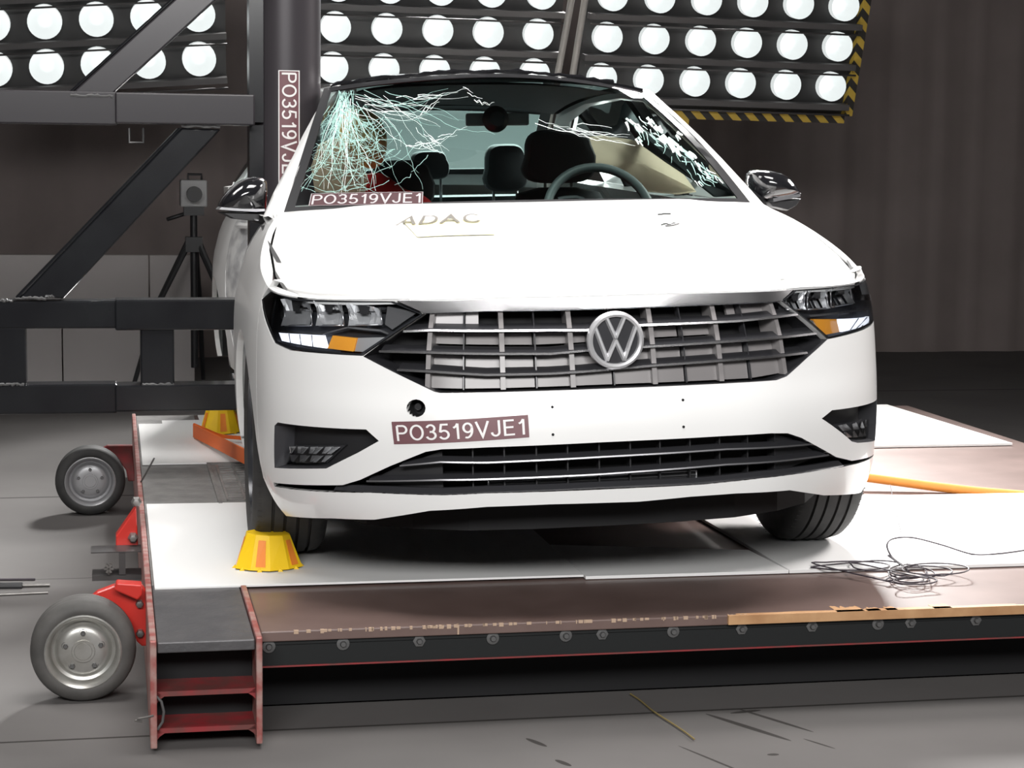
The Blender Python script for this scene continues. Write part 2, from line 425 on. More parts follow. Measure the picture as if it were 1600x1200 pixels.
# low pale partition behind the rig
def P2(x, y, v): u, v, z = onv(x, y, v); return (u, v, z)
a = onv(-60, 398, 12.3); b = onv(303, 386, 12.3)
t = sled_thing('partition_board', a[0], 12.3, FZ, 'low pale grey partition board standing behind the black rig', 'partition')
for i, (p, q) in enumerate(((0, .42), (.425, .80), (.805, 1))):
    mb = MB(); L = b[0] - a[0]; mb.b2((L * p, 0, 0), (L * q, .04, a[2] - FZ)); mb.build('board', mat('partition_grey', (.46, .43, .42), .7, noise=(2, .2, (.50, .47, .46))), t, bevel=.004)

# high-speed camera on tripod
ub, vb, _ = onz(303, 592, FZ); vb = min(vb, 12.0); ub = onv(303, 400, vb)[0]
t = sled_thing('tripod', ub, vb, FZ, 'black camera tripod standing behind the rig beside the car', 'tripod')
z0 = onv(303, 335, vb)[2] - FZ
mb = MB(); mb.tube([(0, 0, .12), (0, 0, z0)], .022, 10); mb.box((0, 0, z0 - .18), (.1, .1, .09)); mb.build('centre_column', M['blackp'], t)
for k in range(3):
    an = math.radians(200 + 120 * k); dx, dy = math.cos(an), math.sin(an)
    mb = MB(); mb.tube([(dx * .03, dy * .03, z0 - .16), (dx * .24, dy * .24, .5), (dx * .40, dy * .40, .0)], [.022, .018, .013], 8)
    mb.tube([(dx * .22, dy * .22, .52), (0, 0, .36)], .009, 6); mb.build('leg', M['blackp'], t)
mb = MB(); mb.box((0, 0, z0 + .02), (.12, .10, .05)); mb.tube([(0, 0, z0 + .02), (-.16, -.05, z0 - .03)], .012, 8); mb.build('pan_head', M['blackp'], t)
c0 = onv(302, 318, vb); c1 = onv(302, 272, vb); S_ = c1[2] - c0[2]
t = sled_thing('high_speed_camera', ub, vb, z0 + FZ + .045, 'grey boxy high speed camera mounted on the tripod', 'camera')
mb = MB(); mb.b2((-S_ * .45, -.06, 0), (S_ * .45, .16, S_ * .92)); mb.build('body', M['cambox'], t, bevel=.01)
mb = MB(); mb.lathe([(0, -.16), (S_ * .26, -.16), (S_ * .26, -.06)], Matrix.Translation((0, 0, S_ * .45)) @ Matrix.Rotation(0, 4, 'X') @ Matrix(((1, 0, 0, 0), (0, 0, 1, 0), (0, -1, 0, 0), (0, 0, 0, 1))), 20)
mb.build('lens', M['blackp'], t)
mb = MB(); mb.tube([(-.03, .05, S_ * .9), (-.03, .05, S_ * 1.1), (.05, .05, S_ * 1.1), (.05, .05, S_ * .9)], .008, 6); mb.build('carry_handle', M['blackp'], t)

# ------------------------------------------------------------------ lamp banks
RY = Matrix(((1, 0, 0, 0), (0, 0, 1, 0), (0, -1, 0, 0), (0, 0, 0, 1)))      # local z of a lathe -> +y (back)
def lamp_bank(name, p00, p10, p01, n, m_, depth, rlamp, label, tilt=.16, skip=(), ext=(.5, .5, .5, .5)):
    """p00 px of lower-left lamp, p10 px of lower-right lamp, p01 px of upper-left lamp; n x m_ lamps"""
    def on_plane(x, y):       # panel leans forward: v = depth - tilt * (z - 2)
        d = ray(x, y); nn = E2 + Vector((0, 0, tilt)); t_ = (depth + tilt * 2 - EYE.dot(nn)) / d.dot(nn)
        return EYE + d * t_
    A = on_plane(*p00); Bx = on_plane(*p10); By = on_plane(*p01)
    ex = (Bx - A) / (n - 1); ey = (By - A) / (m_ - 1) if m_ > 1 else (By - A)
    X = ex.normalized(); Zr = (ey - X * ey.dot(X)).normalized(); Yr = Zr.cross(X)     # X right, Zr up, Yr back
    base = A - ex * ext[0] - ey * ext[2]
    mx = Matrix(((X.x, Yr.x, Zr.x, base.x), (X.y, Yr.y, Zr.y, base.y), (X.z, Yr.z, Zr.z, base.z), (0, 0, 0, 1)))
    inv = mx.inverted()
    t = thing(name, (0, 0, 0), label, 'lamp bank'); t.matrix_world = mx
    la = inv @ A; lx = (inv.to_3x3() @ ex); ly = (inv.to_3x3() @ ey)
    # backing follows the slanted columns
    c = [la - lx * ext[0] - ly * ext[2], la + lx * (n - 1 + ext[1]) - ly * ext[2], la + lx * (n - 1 + ext[1]) + ly * (m_ - 1 + ext[3]), la - lx * ext[0] + ly * (m_ - 1 + ext[3])]
    mb = MB(); mb.prism([p + Vector((0, .062, 0)) for p in c], (0, .12, 0)); mb.build('back_panel', M['bank'], t)
    for j in range(m_ + 1):
        q = la + ly * (j - .5)
        mb = MB(); a = q - lx * ext[0]; b_ = q + lx * (n - 1 + ext[1])
        mb.prism([a + Vector((0, -.05, -.016)), b_ + Vector((0, -.05, -.016)), b_ + Vector((0, -.05, .016)), a + Vector((0, -.05, .016))], (0, .08, 0))
        mb.tube([a + Vector((0, -.06, -.04)), b_ + Vector((0, -.06, -.04))], .006, 6); mb.build('rail', M['bank2'], t)
    for j in range(m_):
        for i in range(n):
            if (i, j) in skip: continue
            q = la + lx * i + ly * j
            mb = MB(); pr = []
            for k in range(9):
                rr = rlamp * k / 8; pr.append((rr, .055 - .085 * (k / 8) ** 2))
            pr.append((rlamp, .03)); mb.lathe(pr, Matrix.Translation(q) @ RY, 28)
            o = mb.build('lamp_bowl', M['lamp'], t, auto=60)
            mb = MB(); mb.lathe([(0, .030), (rlamp * .22, .034), (rlamp * .26, .05)], Matrix.Translation(q) @ RY, 12); mb.build('bulb', M['bulb'], o)
            for w in (-1, 1):
                pass
    return t, mx, inv, la, lx, ly, c
LB1 = lamp_bank('lamp_bank', (-8, 108), (311, 92), (-15, 37 - 71), 5, 3, 11.0, .092, 'lamp bank at the left, behind the black truss', ext=(.6, .55, .52, .5))
LB2 = lamp_bank('lamp_bank', (520, 105), (835, 115), (528, -22), 5, 3, 10.6, .081, 'middle lamp bank, between the pole and the grey tubes', ext=(.35, .5, 1.4, .5))
LB3 = lamp_bank('lamp_bank', (940, 122), (1298, 135), (966, -72), 6, 4, 10.6, .081, 'right lamp bank, edged with yellow and black hazard stripes', ext=(.45, .42, .72, .3))
# striped edging of the right bank
def stripe_mat():
    m = mat('hazard_stripes', (.62, .42, .03), .5); nt = m.node_tree; b = nt.nodes['Principled BSDF']
    tc = nt.nodes.new('ShaderNodeTexCoord'); wv = nt.nodes.new('ShaderNodeTexWave'); wv.wave_type = 'BANDS'; wv.bands_direction = 'DIAGONAL'
    wv.inputs['Scale'].default_value = 6.0; nt.links.new(tc.outputs['Object'], wv.inputs['Vector'])
    r = nt.nodes.new('ShaderNodeValToRGB'); r.color_ramp.interpolation = 'CONSTANT'; r.color_ramp.elements[0].color = (.02, .017, .015, 1)
    r.color_ramp.elements[1].position = .5; r.color_ramp.elements[1].color = (.45, .30, .04, 1)
    nt.links.new(wv.outputs['Fac'], r.inputs[0]); nt.links.new(r.outputs[0], b.inputs['Base Color']); return m
HZ = stripe_mat()
t, mx, inv, la, lx, ly, c = LB3
for a, b_ in ((la + lx * 1.6 - ly * .74, c[1]), (c[1], c[2]), (la + lx * .6 - ly * .93, la + lx * 2.0 - ly * .93)):
    d = (b_ - a).normalized(); nrm = Vector((d.z, 0, -d.x)) * .045
    mb = MB(); mb.prism([a, b_, b_ + nrm, a + nrm], (0, .10, 0)); mb.build('hazard_edge', HZ, t)
# grey hanging tubes between middle and right banks
for (x0, y0, x1, y1) in ((893, 0, 868, 135), (914, 0, 892, 135)):
    a = onv(x0, y0, 10.3); b_ = onv(x1, y1, 10.3); d = [(a[i] - b_[i]) for i in range(3)]
    p0 = [b_[i] - d[i] * .6 for i in range(3)]; p1 = [a[i] + d[i] * 2.2 for i in range(3)]
    o = sled_thing('hanging_tube', p0[0], p0[1], p0[2], 'grey hanging tube between the lamp banks, %s of the two' % ('left' if x0 < 900 else 'right'), 'tube', 'hanging tubes')
    mb = MB(); mb.tube([(0, 0, 0), (p1[0] - p0[0], 0, p1[2] - p0[2])], .018, 12); mb.build('pipe', M['tube'], o)
    mb = MB(); mb.box((p1[0] - p0[0], 0, p1[2] - p0[2]), (.09, .06, .04)); mb.build('clamp', M['bank2'], o)

# ------------------------------------------------------------------ sled
sled = sled_thing('test_sled', 0, 0, FZ, 'low black and red wheeled test sled carrying the white car', 'sled')
def sb(mb, name, m, parent=None, **k):   # part given in sled coordinates (z above the boards' top)
    return mb.build(name, m, parent or sled, mx=Matrix.Translation((0, 0, -FZ)) if parent is None else None, **k)
mb = MB(); mb.b2((.345, 4.71, -.036), (3.72, 8.74, -.010)); sb(mb, 'deck_board', M['plate'], bevel=.003)
e0 = onv(1138, 950, 4.705)[0]
mb = MB(); mb.b2((e0, 4.700, -.033), (3.72, 4.712, -.0095)); sb(mb, 'plywood_edge', M['ply'])
mb = MB()
for k in range(70):
    u = random.uniform(.42, e0 + .05); w = random.uniform(.002, .012); h = random.uniform(.001, .005)
    mb.b2((u, 4.7085, -.0135 - h), (u + w, 4.7105 + h * 1.2, -.0092))
for px in (715, 1138): u = onv(px, 966, 4.708)[0]; mb.b2((u, 4.708, -.034), (u + .004, 4.72, -.0092))
tag(sb(mb, 'chipped_edge', M['chips']), kind='stuff')
mb = MB()      # bare wood where the film has torn off along the right edge
for px0, px1, dv in ((1138, 1600, .016), (1300, 1345, .06), (1350, 1372, .035), (1382, 1400, .04), (1460, 1490, .045)):
    u0 = onz(px0, 945)[0]; u1 = onz(px1, 945)[0]
    n = 14; top = [(u0 + (u1 - u0) * i / n, 4.71 + dv * random.uniform(.5, 1), -.0093) for i in range(n + 1)]
    mb.add([(u0, 4.701, -.0093)] + top + [(u1, 4.701, -.0093)], [tuple(range(n + 3))])
sb(mb, 'torn_film', M['ply'])
mb = MB(); mb.b2((.345, 4.725, -.10), (3.72, 4.75, -.038)); mb.b2((.345, 4.72, -.046), (3.72, 4.80, -.038)); sb(mb, 'front_channel', mat('channel_black', (.006, .0075, .008), .75))
mb = MB(); mb.b2((.345, 4.722, -.1035), (3.72, 4.80, -.0995)); sb(mb, 'channel_lip', M['redd'])
mb = MB(); mb.b2((.35, 4.95, -.262), (3.70, 4.97, -.09)); sb(mb, 'under_deck_shade', M['dark'])  # black sheet added for the shade in the void under the deck
mb = MB(); mb.b2((.36, 5.3, -.235), (3.70, 8.6, -.04)); sb(mb, 'underside_dark_box', M['dark'])  # unseen dark box added to keep the open underside black
for px, py in ((420, 987), (536, 985), (655, 984), (770, 979), (884, 974), (941, 972), (1052, 968), (1159, 963), (1269, 959), (1372, 957), (1423, 955), (1525, 950)):
    u, v, z = onv(px, py, 4.723); mb = MB()
    mb.lathe([(0, -.012), (.006, -.012), (.008, -.006), (.008, -.004), (.016, -.003), (.016, .002)], Matrix.Translation((u, 4.723, min(z, -.050))) @ RY, 6 if px % 2 else 16)
    sb(mb, 'bolt', M['iron'])
# left ladder beam
for nm, u0, u1 in (('side_web', .076, .092), ('side_web', .326, .341)):
    mb = MB(); mb.b2((u0, 4.60, -.258), (u1, 5.18 if u0 > .2 else 8.72, .004))
    if u0 > .2: mb.b2((u0, 5.18, -.258), (u1, 8.72, -.031))
    sb(mb, nm, M['redw'], bevel=.003)
mb = MB()
for z in (-.132, -.222):
    mb.b2((.092, 4.625, z - .006), (.326, 8.70, z + .006))
    for s, u in ((1, .092), (-1, .326)): mb.prism([(u, 4.625, z + .006), (u, 4.625, z - .022), (u + s * .006, 4.625, z - .014), (u + s * .018, 4.625, z - .006)], (0, 3.5, 0))
sb(mb, 'shelf_flange', M['redd'])
mb = MB(); mb.b2((.093, 4.74, -.25), (.325, 4.75, -.03)); sb(mb, 'beam_shade_sheet', M['dark'])  # black sheet added so the inside of the beam looks shaded
mb = MB(); mb.b2((.094, 4.615, -.030), (.324, 5.25, -.004)); sb(mb, 'front_tread_plate', M['darkplate'], bevel=.003)
mb = MB(); mb.b2((.094, 5.25, -.030), (.344, 8.72, -.006)); sb(mb, 'rear_tread_plate', M['grey'])
# roller grate
mb = MB(); g0 = .335; mb.b2((g0, 6.44, -.012), (g0 + .012, 7.30, .004)); mb.b2((g0, 7.29, -.012), (1.0, 7.30, .004))
mb.b2((g0 + .012, 6.44, -.012), (1.0, 7.29, -.003))
for k in range(9): u = g0 + .03 + k * .058; mb.b2((u, 6.5, -.004), (u + .008, 7.25, .003))
for k in range(16): v = 6.5 + k * .05; mb.b2((g0 + .03, v, -.004), (.9, v + .012, .002))
sb(mb, 'grate', M['grey'])

def small_wheel(px, py, vw, nm, rimm, tm):
    r = .135; u, v, z = onz(px, py, -.135); v0 = v
    mxw = Matrix.Translation((u, v0, -.135)) @ RY
    mb = MB()
    pr = [(.092, .0), (.096, -.004), (.112, -.006), (.127, .002), (.133, .014), (.135, .03), (.1335, .034), (.1335, .038), (.135, .042), (.135, .062), (.1335, .066), (.135, .07), (.134, .09), (.128, .104), (.11, .11), (.092, .106)]
    mb.lathe(pr, mxw, 64)
    ty = sb(mb, 'tyre', tm)
    mb = MB()
    mb.lathe([(.084, .10), (.096, .10), (.098, .004), (.099, -.004), (.095, -.007), (.090, -.002), (.085, .008), (.082, .03), (.074, .034), (.068, .022), (.062, .016), (.050, .012), (.030, .012), (.029, .006), (.0, .006)], mxw, 48)
    ri = mb.build('rim', rimm, ty)
    for k in range(5):
        a = math.radians(90 + 72 * k); q = Matrix.Translation((u + .047 * math.cos(a), v0, -.135 + .047 * math.sin(a))) @ RY
        mb = MB(); mb.lathe([(.0105, .016), (.0105, .0125), (.0095, .0125)], q, 12); mb.lathe([(0, .003), (.005, .003), (.0065, .006), (.0065, .018)], q, 6)
        mb.build('wheel_nut', M['iron'], ty)
    mb = MB(); mb.lathe([(0, .004), (.022, .004), (.024, .007)], mxw, 24); mb.build('hub_cap', rimm, ty)
    mb = MB(); mb.cyl((u, v0 + .05, -.135), (u, v0 + .17, -.135), .018, 12); sb(mb, 'axle', M['iron'])
    return u, v0
wf = small_wheel(130, 1019, 5.0, 'front', M['rim'], M['rubber2'])
wr = small_wheel(141, 753, 7.6, 'rear', M['rimd'], M['rubber'])
def plate(px, v, th, name, m, back=0):
    mb = MB(); mb.prism([onv(x, y, v) for x, y in px], (0, th, 0)); return sb(mb, name, m, bevel=.004)
vf = wf[1] + .125
plate([(140, 935), (152, 925), (181, 914), (222, 915), (233, 930), (236, 1009), (222, 1010), (214, 1003), (198, 968), (172, 945)], vf, .03, 'wheel_bracket', M['red'])
plate([(178, 922), (182, 911), (222, 914), (222, 930), (215, 938)], vf - .05, .05, 'bracket_gusset', M['red'])
plate([(150, 706), (168, 696), (207, 696), (211, 752), (200, 752), (197, 735), (180, 712)], wr[1] + .125, .03, 'wheel_bracket', M['redd'])
plate([(213, 792), (216, 858), (181, 858), (181, 838)], 6.05, .06, 'tie_bracket', M['red'])
for px, py in ((218, 944), (219, 990)):
    u, v, z = onv(px, py, vf - .01); mb = MB(); mb.lathe([(0, -.01), (.009, -.008), (.011, 0), (.011, .01)], Matrix.Translation((u, v, z)) @ RY, 6); sb(mb, 'bracket_bolt', M['steel'])
for px, py in ((208, 841), (213, 785)):
    u, v, z = onv(px, py, 6.03); mb = MB(); mb.lathe([(0, -.012), (.01, -.01), (.016, 0), (.016, .02)], Matrix.Translation((u, v, z)) @ RY, 6); sb(mb, 'bracket_bolt', M['steel'])
# I-section crossbar end with clamp knob
mb = MB(); vi = 5.95
for (x0, y0, x1, y1) in ((142, 861, 221, 865), (186, 864, 196, 898), (144, 898, 221, 908)):
    a = onv(x0, y1, vi); b_ = onv(x1, y0, vi); mb.b2((a[0], vi, a[2]), (b_[0], vi + .10, b_[2]))
sb(mb, 'guide_section', mat('guide_steel', (.08, .075, .075), .45, .4))
u, v, z = onv(170, 888, vi - .01); mb = MB()
for k in range(6):
    a = k * PI / 3; mb.box((u + .008 * math.cos(a), v, z + .008 * math.sin(a)), (.012, .02, .006), 0, Matrix.Rotation(-a, 3, 'Y'))
mb.tube([(u, v, z - .02), (u, v, z)], .005, 8); sb(mb, 'clamp_knob', M['steel'])
# small hook, hose and wires on the beam
a = [onv(x, y, 4.60) for x, y in ((240, 1118), (228, 1121), (216, 1123), (211, 1126), (222, 1127))]
mb = MB(); mb.tube(a, .003, 6); sb(mb, 'hook', M['steel'])
a = [onv(x, y, 4.615) for x, y in ((244, 1088), (252, 1096), (256, 1112), (254, 1128), (246, 1140))]
mb = MB(); mb.tube(a, .0035, 8); sb(mb, 'hose', M['iron'])
for L in (((216, 760), (228, 740), (241, 716)), ((216, 762), (238, 768), (262, 773)), ((218, 765), (235, 764), (252, 770))):
    a = [onv(x, y, 6.9 - .05 * i) for i, (x, y) in enumerate(L)]; mb = MB(); mb.tube(a, .003, 6); sb(mb, 'wire', M['iron'])

# boards on the deck
def board(name, pts, z0, z1, label, m=None):
    o = sled_thing(name, pts[0][0], pts[0][1], z0, label, 'board', 'white boards on the sled')
    mb = MB(); mb.prism([(p[0] - pts[0][0], p[1] - pts[0][1], 0) for p in pts], (0, 0, z1 - z0)); mb.build('sheet', m or M['paper'], o, bevel=.001); return o
board('white_board', [(.10, 5.19), (1.27, 5.185), (1.27, 6.42), (.10, 6.46)], -.004, .002, 'white board under the left front wheel and the nearer yellow cone')
board('white_board', [(1.272, 5.17), (1.86, 5.165), (1.84, 5.46), (1.272, 5.62)], -.008, .001, 'narrow white board strip in the shade under the front bumper')
board('white_board', [(1.862, 5.165), (3.70, 5.16), (3.70, 6.27), (1.845, 6.32)], -.008, .002, 'big white board under the right front wheel and the wire tangle')
board('white_board', [(.10, 7.31), (.98, 7.30), (.98, 8.62), (.36, 8.66), (.36, 8.50), (.20, 8.50), (.20, 8.40), (.10, 8.40)], -.004, .002, 'rear white board under the orange strap at the left')
board('white_board', [(2.2, 7.43), (3.63, 7.43), (3.60, 8.70), (2.2, 8.70)], -.008, .002, 'rear white board showing to the right of the car')

# ------------------------------------------------------------------ black truss with pole
VT = 7.0
rig = sled_thing('impact_rig', -1.5, VT, FZ, 'black steel truss frame with upright impact pole beside the car', 'impact rig')
RM = Matrix.Translation((1.5, -VT, -FZ))
def rp(mb, name, m, **k): return mb.build(name, m, rig, mx=RM, **k)
def rbox(x0, y0, x1, y1, name, v0=VT, d=.11, m='steelb', ue=None, u1=None, bv=.006):
    a = onv(x0, y1, VT); b_ = onv(x1, y0, VT); mb = MB(); mb.b2((ue if ue is not None else a[0], v0, a[2]), (u1 if u1 is not None else b_[0], v0 + d, b_[2])); return rp(mb, name, M[m], bevel=bv)
rbox(0, 143, 183, 193, 'upper_beam', ue=-1.7, d=.10, m='steelg')
rbox(180, 148, 398, 193, 'upper_beam_end', v0=VT - .012, d=.13, m='steelg')
rbox(0, 470, 183, 514, 'middle_beam', ue=-1.7, d=.11)
rbox(180, 468, 372, 516, 'middle_beam_end', v0=VT - .012, d=.13, u1=.49)
rbox(0, 600, 183, 648, 'lower_beam', ue=-1.7, d=.11)
rbox(180, 600, 386, 643, 'lower_beam_end', v0=VT - .012, d=.13, u1=.50)
rbox(220, 512, 272, 602, 'post', d=.10); rbox(-60, 512, 40, 602, 'post', d=.10)
def brace(px, name, m): mb = MB(); mb.prism([onv(x, y, VT + .005) for x, y in px], (0, .10, 0)); rp(mb, name, M[m], bevel=.006)
brace([(110, 147), (176, 147), (450, -103), (385, -103)], 'diagonal_brace', 'steelg')
brace([(284, 200), (345, 202), (100, 466), (30, 466)], 'diagonal_brace', 'steelb')
brace([(278, 200), (285, 200), (31, 466), (22, 466)], 'brace_rib', 'steelb')
brace([(103, 147), (110, 147), (385, -103), (378, -103)], 'brace_rib', 'steelb')
mb = MB(); mb.b2((-1.7, VT, FZ), (-1.55, VT + .15, 2.4)); rp(mb, 'support_post', M['steelb'])
mb = MB(); mb.b2((-1.9, VT - .5, FZ), (-1.35, VT + .6, FZ + .04)); rp(mb, 'foot_plate', M['steelb'])
mb = MB(); a = onv(202, 200, VT + .05); b_ = onv(224, 223, VT + .05)
mb.tube([(a[0], a[1], a[2]), (a[0], a[1], b_[2]), (b_[0], a[1], b_[2]), (b_[0], a[1], a[2])], .004, 6); rp(mb, 'hook_loop', M['iron'])
# welds
mb = MB()
for x, y, w in ((22, 466, 50), (72, 463, 12), (0, 470, 20), (222, 512, 50), (222, 601, 50), (0, 601, 38), (110, 149, 66), (284, 197, 60)):
    a = onv(x, y, VT); b_ = onv(x + w, y, VT); n = 14
    mb.tube([(a[0] + (b_[0] - a[0]) * i / n, VT + .0, a[2] + random.uniform(-.003, .003)) for i in range(n + 1)], [random.uniform(.003, .007) for _ in range(n + 1)], 6)
rp(mb, 'weld_bead', M['iron'])
POLE = (onv(446, 300, 7.2)[0], 7.2); PR = .127
mb = MB(); mb.lathe([(0, .06), (PR, .06), (PR, 2.75), (0, 2.75)], Matrix.Translation((POLE[0], POLE[1], 0)), 64); po = rp(mb, 'pole', M['polem'])
mb = MB(); a = onv(390, 200, 7.08)[0]
mb.b2((a, 7.09, 1.26), (a + .05, 7.2, 2.6)); mb.b2((a, 7.09, .25), (a + .05, 7.2, 1.25)); rp(mb, 'mounting_rail', M['steelb'])
# lettering strip down the pole
def pole_surf(u, z, off=0):
    a = -PI / 2 + u / PR; return (POLE[0] + (PR + off) * math.cos(a), POLE[1] + (PR + off) * math.sin(a), z)
ux = onv(451.5, 180, 7.08)[0] - POLE[0]; uc = math.asin(max(-.9, min(.9, ux / PR))) * PR
zt = onv(451, 110, 7.08)[2]; hw = .038; Ls = (zt - onv(451, 288, 7.08)[2])
qq = [(uc - hw, zt), (uc - hw, zt - Ls), (uc + hw, zt - Ls), (uc + hw, zt)]     # text runs downward, tops to the right
st = MB(); panel_mesh(st, qq, pole_surf, .02, off=.001); so = st.build('label_strip', M['stick'], po, auto=80)
lb = MB(); vs, fs = CODE; lb.add([pole_surf(*quadmap(qq, .02 + .96 * a_, .16 + .70 * b_), .0022) for a_, b_ in vs], fs)
for r_ in ([(0, 0), (1, 0), (1, .05), (0, .05)], [(0, .95), (1, .95), (1, 1), (0, 1)], [(0, 0), (.008, 0), (.008, 1), (0, 1)], [(.992, 0), (1, 0), (1, 1), (.992, 1)]):
    panel_mesh(lb, [quadmap(qq, *p) for p in r_], pole_surf, .02, off=.0018)
lb.build('lettering', M['stw'], so)
tag(so, 'dark strip lettered PO3519VJE1 running down the pole')

# ------------------------------------------------------------------ car
CX, CY, CYAW, CPIT, CROL = 0.27705, 4.90547, 0.1845206, -0.0047844, 0.0271834
CM = Matrix.Translation((CX, CY, 0)) @ Matrix.Rotation(CYAW, 4, 'Z') @ Matrix.Rotation(CPIT, 4, 'X') @ Matrix.Rotation(-CROL, 4, 'Y')
CI = CM.inverted()
car = thing('car', (0, 0, 0), 'white sedan with black roof and cracked windscreen, wrapped round the black pole', 'car'); car.matrix_world = CM
PCAR = CI @ W(POLE[0], POLE[1], .6)
_ctrl = [(-.2, -.035), (0, -.04), (.2, -.035), (.40, -.008), (.55, .055), (.67, .135), (.77, .245), (.84, .38), (.875, .54), (.892, .75), (.898, 1.1), (.90, 1.6), (.90, 2.2), (.90, 2.9), (.895, 3.4), (.88, 3.9), (.84, 4.3), (.74, 4.52), (.50, 4.62), (.2, 4.655), (0, 4.66), (-.2, 4.655)]
def _cr_(p0, p1, p2, p3, t):
    return tuple(.5 * (2 * p1[i] + (p2[i] - p0[i]) * t + (2 * p0[i] - 5 * p1[i] + 4 * p2[i] - p3[i]) * t * t + (3 * p1[i] - p0[i] - 3 * p2[i] + p3[i]) * t ** 3) for i in range(2))
_pl = []
for i in range(1, len(_ctrl) - 2):
    for k in range(24): _pl.append(_cr_(*_ctrl[i - 1:i + 3], k / 24))
_pl.append(_ctrl[-2]); _pl = np.array(_pl)
_sl = np.concatenate([[0], np.cumsum(np.hypot(*np.diff(_pl, axis=0).T))]); SMAX = float(_sl[-1])
_tn = np.gradient(_pl, axis=0); _tn /= np.hypot(_tn[:, 0], _tn[:, 1])[:, None]
def interp(x, xs, ys): return float(np.interp(x, xs, ys))
def smooth_interp(x, xs, ys):
    if x <= xs[0]: return ys[0]
    if x >= xs[-1]: return ys[-1]
    i = int(np.searchsorted(xs, x)) - 1; i = max(0, min(len(xs) - 2, i))
    p = lambda j: ys[max(0, min(len(ys) - 1, j))]; q = lambda j: xs[max(0, min(len(xs) - 1, j))]
    h = xs[i + 1] - xs[i]; t = (x - xs[i]) / h
    m0 = (p(i + 1) - p(i - 1)) / max(1e-6, q(i + 1) - q(i - 1)) * h; m1 = (p(i + 2) - p(i)) / max(1e-6, q(i + 2) - q(i)) * h
    return (2 * t ** 3 - 3 * t * t + 1) * p(i) + (t ** 3 - 2 * t * t + t) * m0 + (-2 * t ** 3 + 3 * t * t) * p(i + 1) + (t ** 3 - t * t) * m1
OFZ = [.14, .19, .24, .30, .40, .46, .52, .58, .64, .70, .77, .82, .9]
OFF = [.16, .075, .02, .002, .0, .002, .012, .030, .045, .062, .098, .14, .25]
OSZ = [.14, .19, .25, .35, .5, .65, .75, .82, .88, .95, 1.0, 1.1]
OSF = [.09, .055, .025, .006, .0, .003, .012, .030, .050, .092, .14, .20]
OR = [.10, .06, .03, .01, .0, .0, .01, .02, .03, .05, .08, .14]
def frameB(s):
    a = min(abs(s), SMAX - 1e-6)
    x = interp(a, _sl, _pl[:, 0]); y = interp(a, _sl, _pl[:, 1]); tx = interp(a, _sl, _tn[:, 0]); ty = interp(a, _sl, _tn[:, 1])
    l = math.hypot(tx, ty); return x, y, ty / l, -tx / l
def shell0(s, z, off=0):
    x, y, nx, ny = frameB(s)
    wf = ny * ny; o = (1 - wf) * smooth_interp(z, OSZ, OSF) + wf * (smooth_interp(z, OFZ, OFF) if ny < 0 else smooth_interp(z, OSZ, OR))
    o -= off; x -= nx * o; y -= ny * o
    return (x if s >= 0 else -x, y, z)
XP, YP = PCAR.x, PCAR.y
def dent(p, side_only=True):
    x, y, z = p
    if x > 0: return (x, y, z)
    need = (XP + PR + .012) - (-.90)
    dy = (y - YP)
    g = math.exp(-(max(0, abs(dy) - .14) / (.42 if dy > 0 else .36)) ** 1.6)
    zf = 1.0 if z < 1.0 else max(.55, 1 - (z - 1.0) * .9)
    fx = min(1, max(0, -x / .75)) ** 1.2
    k = need * g * fx * zf
    if g > .02: k += .012 * g * math.sin(y * 31 + z * 17) + .010 * g * math.sin(z * 26 - y * 9)
    return (x + k, y, z)
def shell(s, z, off=0): return dent(shell0(s, z, off))
HY = [-.1, .0, .08, .2, .4, .6, .9, 1.15, 1.3]; HZ_ = [.765, .785, .803, .836, .888, .930, .985, 1.020, 1.030]
def hood(x, y, off=0):
    k = interp(y, [.1, .5, 1.2], [.085, .085, .032])
    z = smooth_interp(y, HY, HZ_) - k * (abs(x) / .84) ** 3.2 + off
    z += .008 * (1 / (1 + math.exp((abs(x) - (.36 + .16 * y)) / .018)) - .5) * min(1, max(0, (y - .1) * 3))
    return (x, y, z)
def belt(y): return interp(y, [1.1, 1.3, 2.2, 3.4, 4.2, 4.66], [.985, .985, 1.0, 1.03, 1.06, 1.04])
def T(s):
    x, y, _, _ = frameB(s)
    if y > 1.15: return belt(y)
    z = .85
    for _ in range(14):
        p = shell0(s, z); z = .5 * z + .5 * hood(p[0], p[1])[2]
    return z
def sy(y):      # arc length where the side reaches depth y
    i0 = int(np.argmax(_pl[:, 1] > .3)); return float(np.interp(y, _pl[i0:400, 1], _sl[i0:400]))
invS = make_inv(shell0, [i * .02 for i in range(-70, 56)], [.16 + .02 * i for i in range(40)], CM)
def SP(pts): return [invS(x, y) for x, y in pts]
SEG1 = sy(.52)       # bumper ends, fender begins
invH = make_inv(hood, [i * .03 for i in range(-30, 31)], [.05 + .03 * i for i in range(40)], CM)

def topline(s0, s1, n): return [(s0 + (s1 - s0) * i / n, T(s0 + (s1 - s0) * i / n)) for i in range(n + 1)]
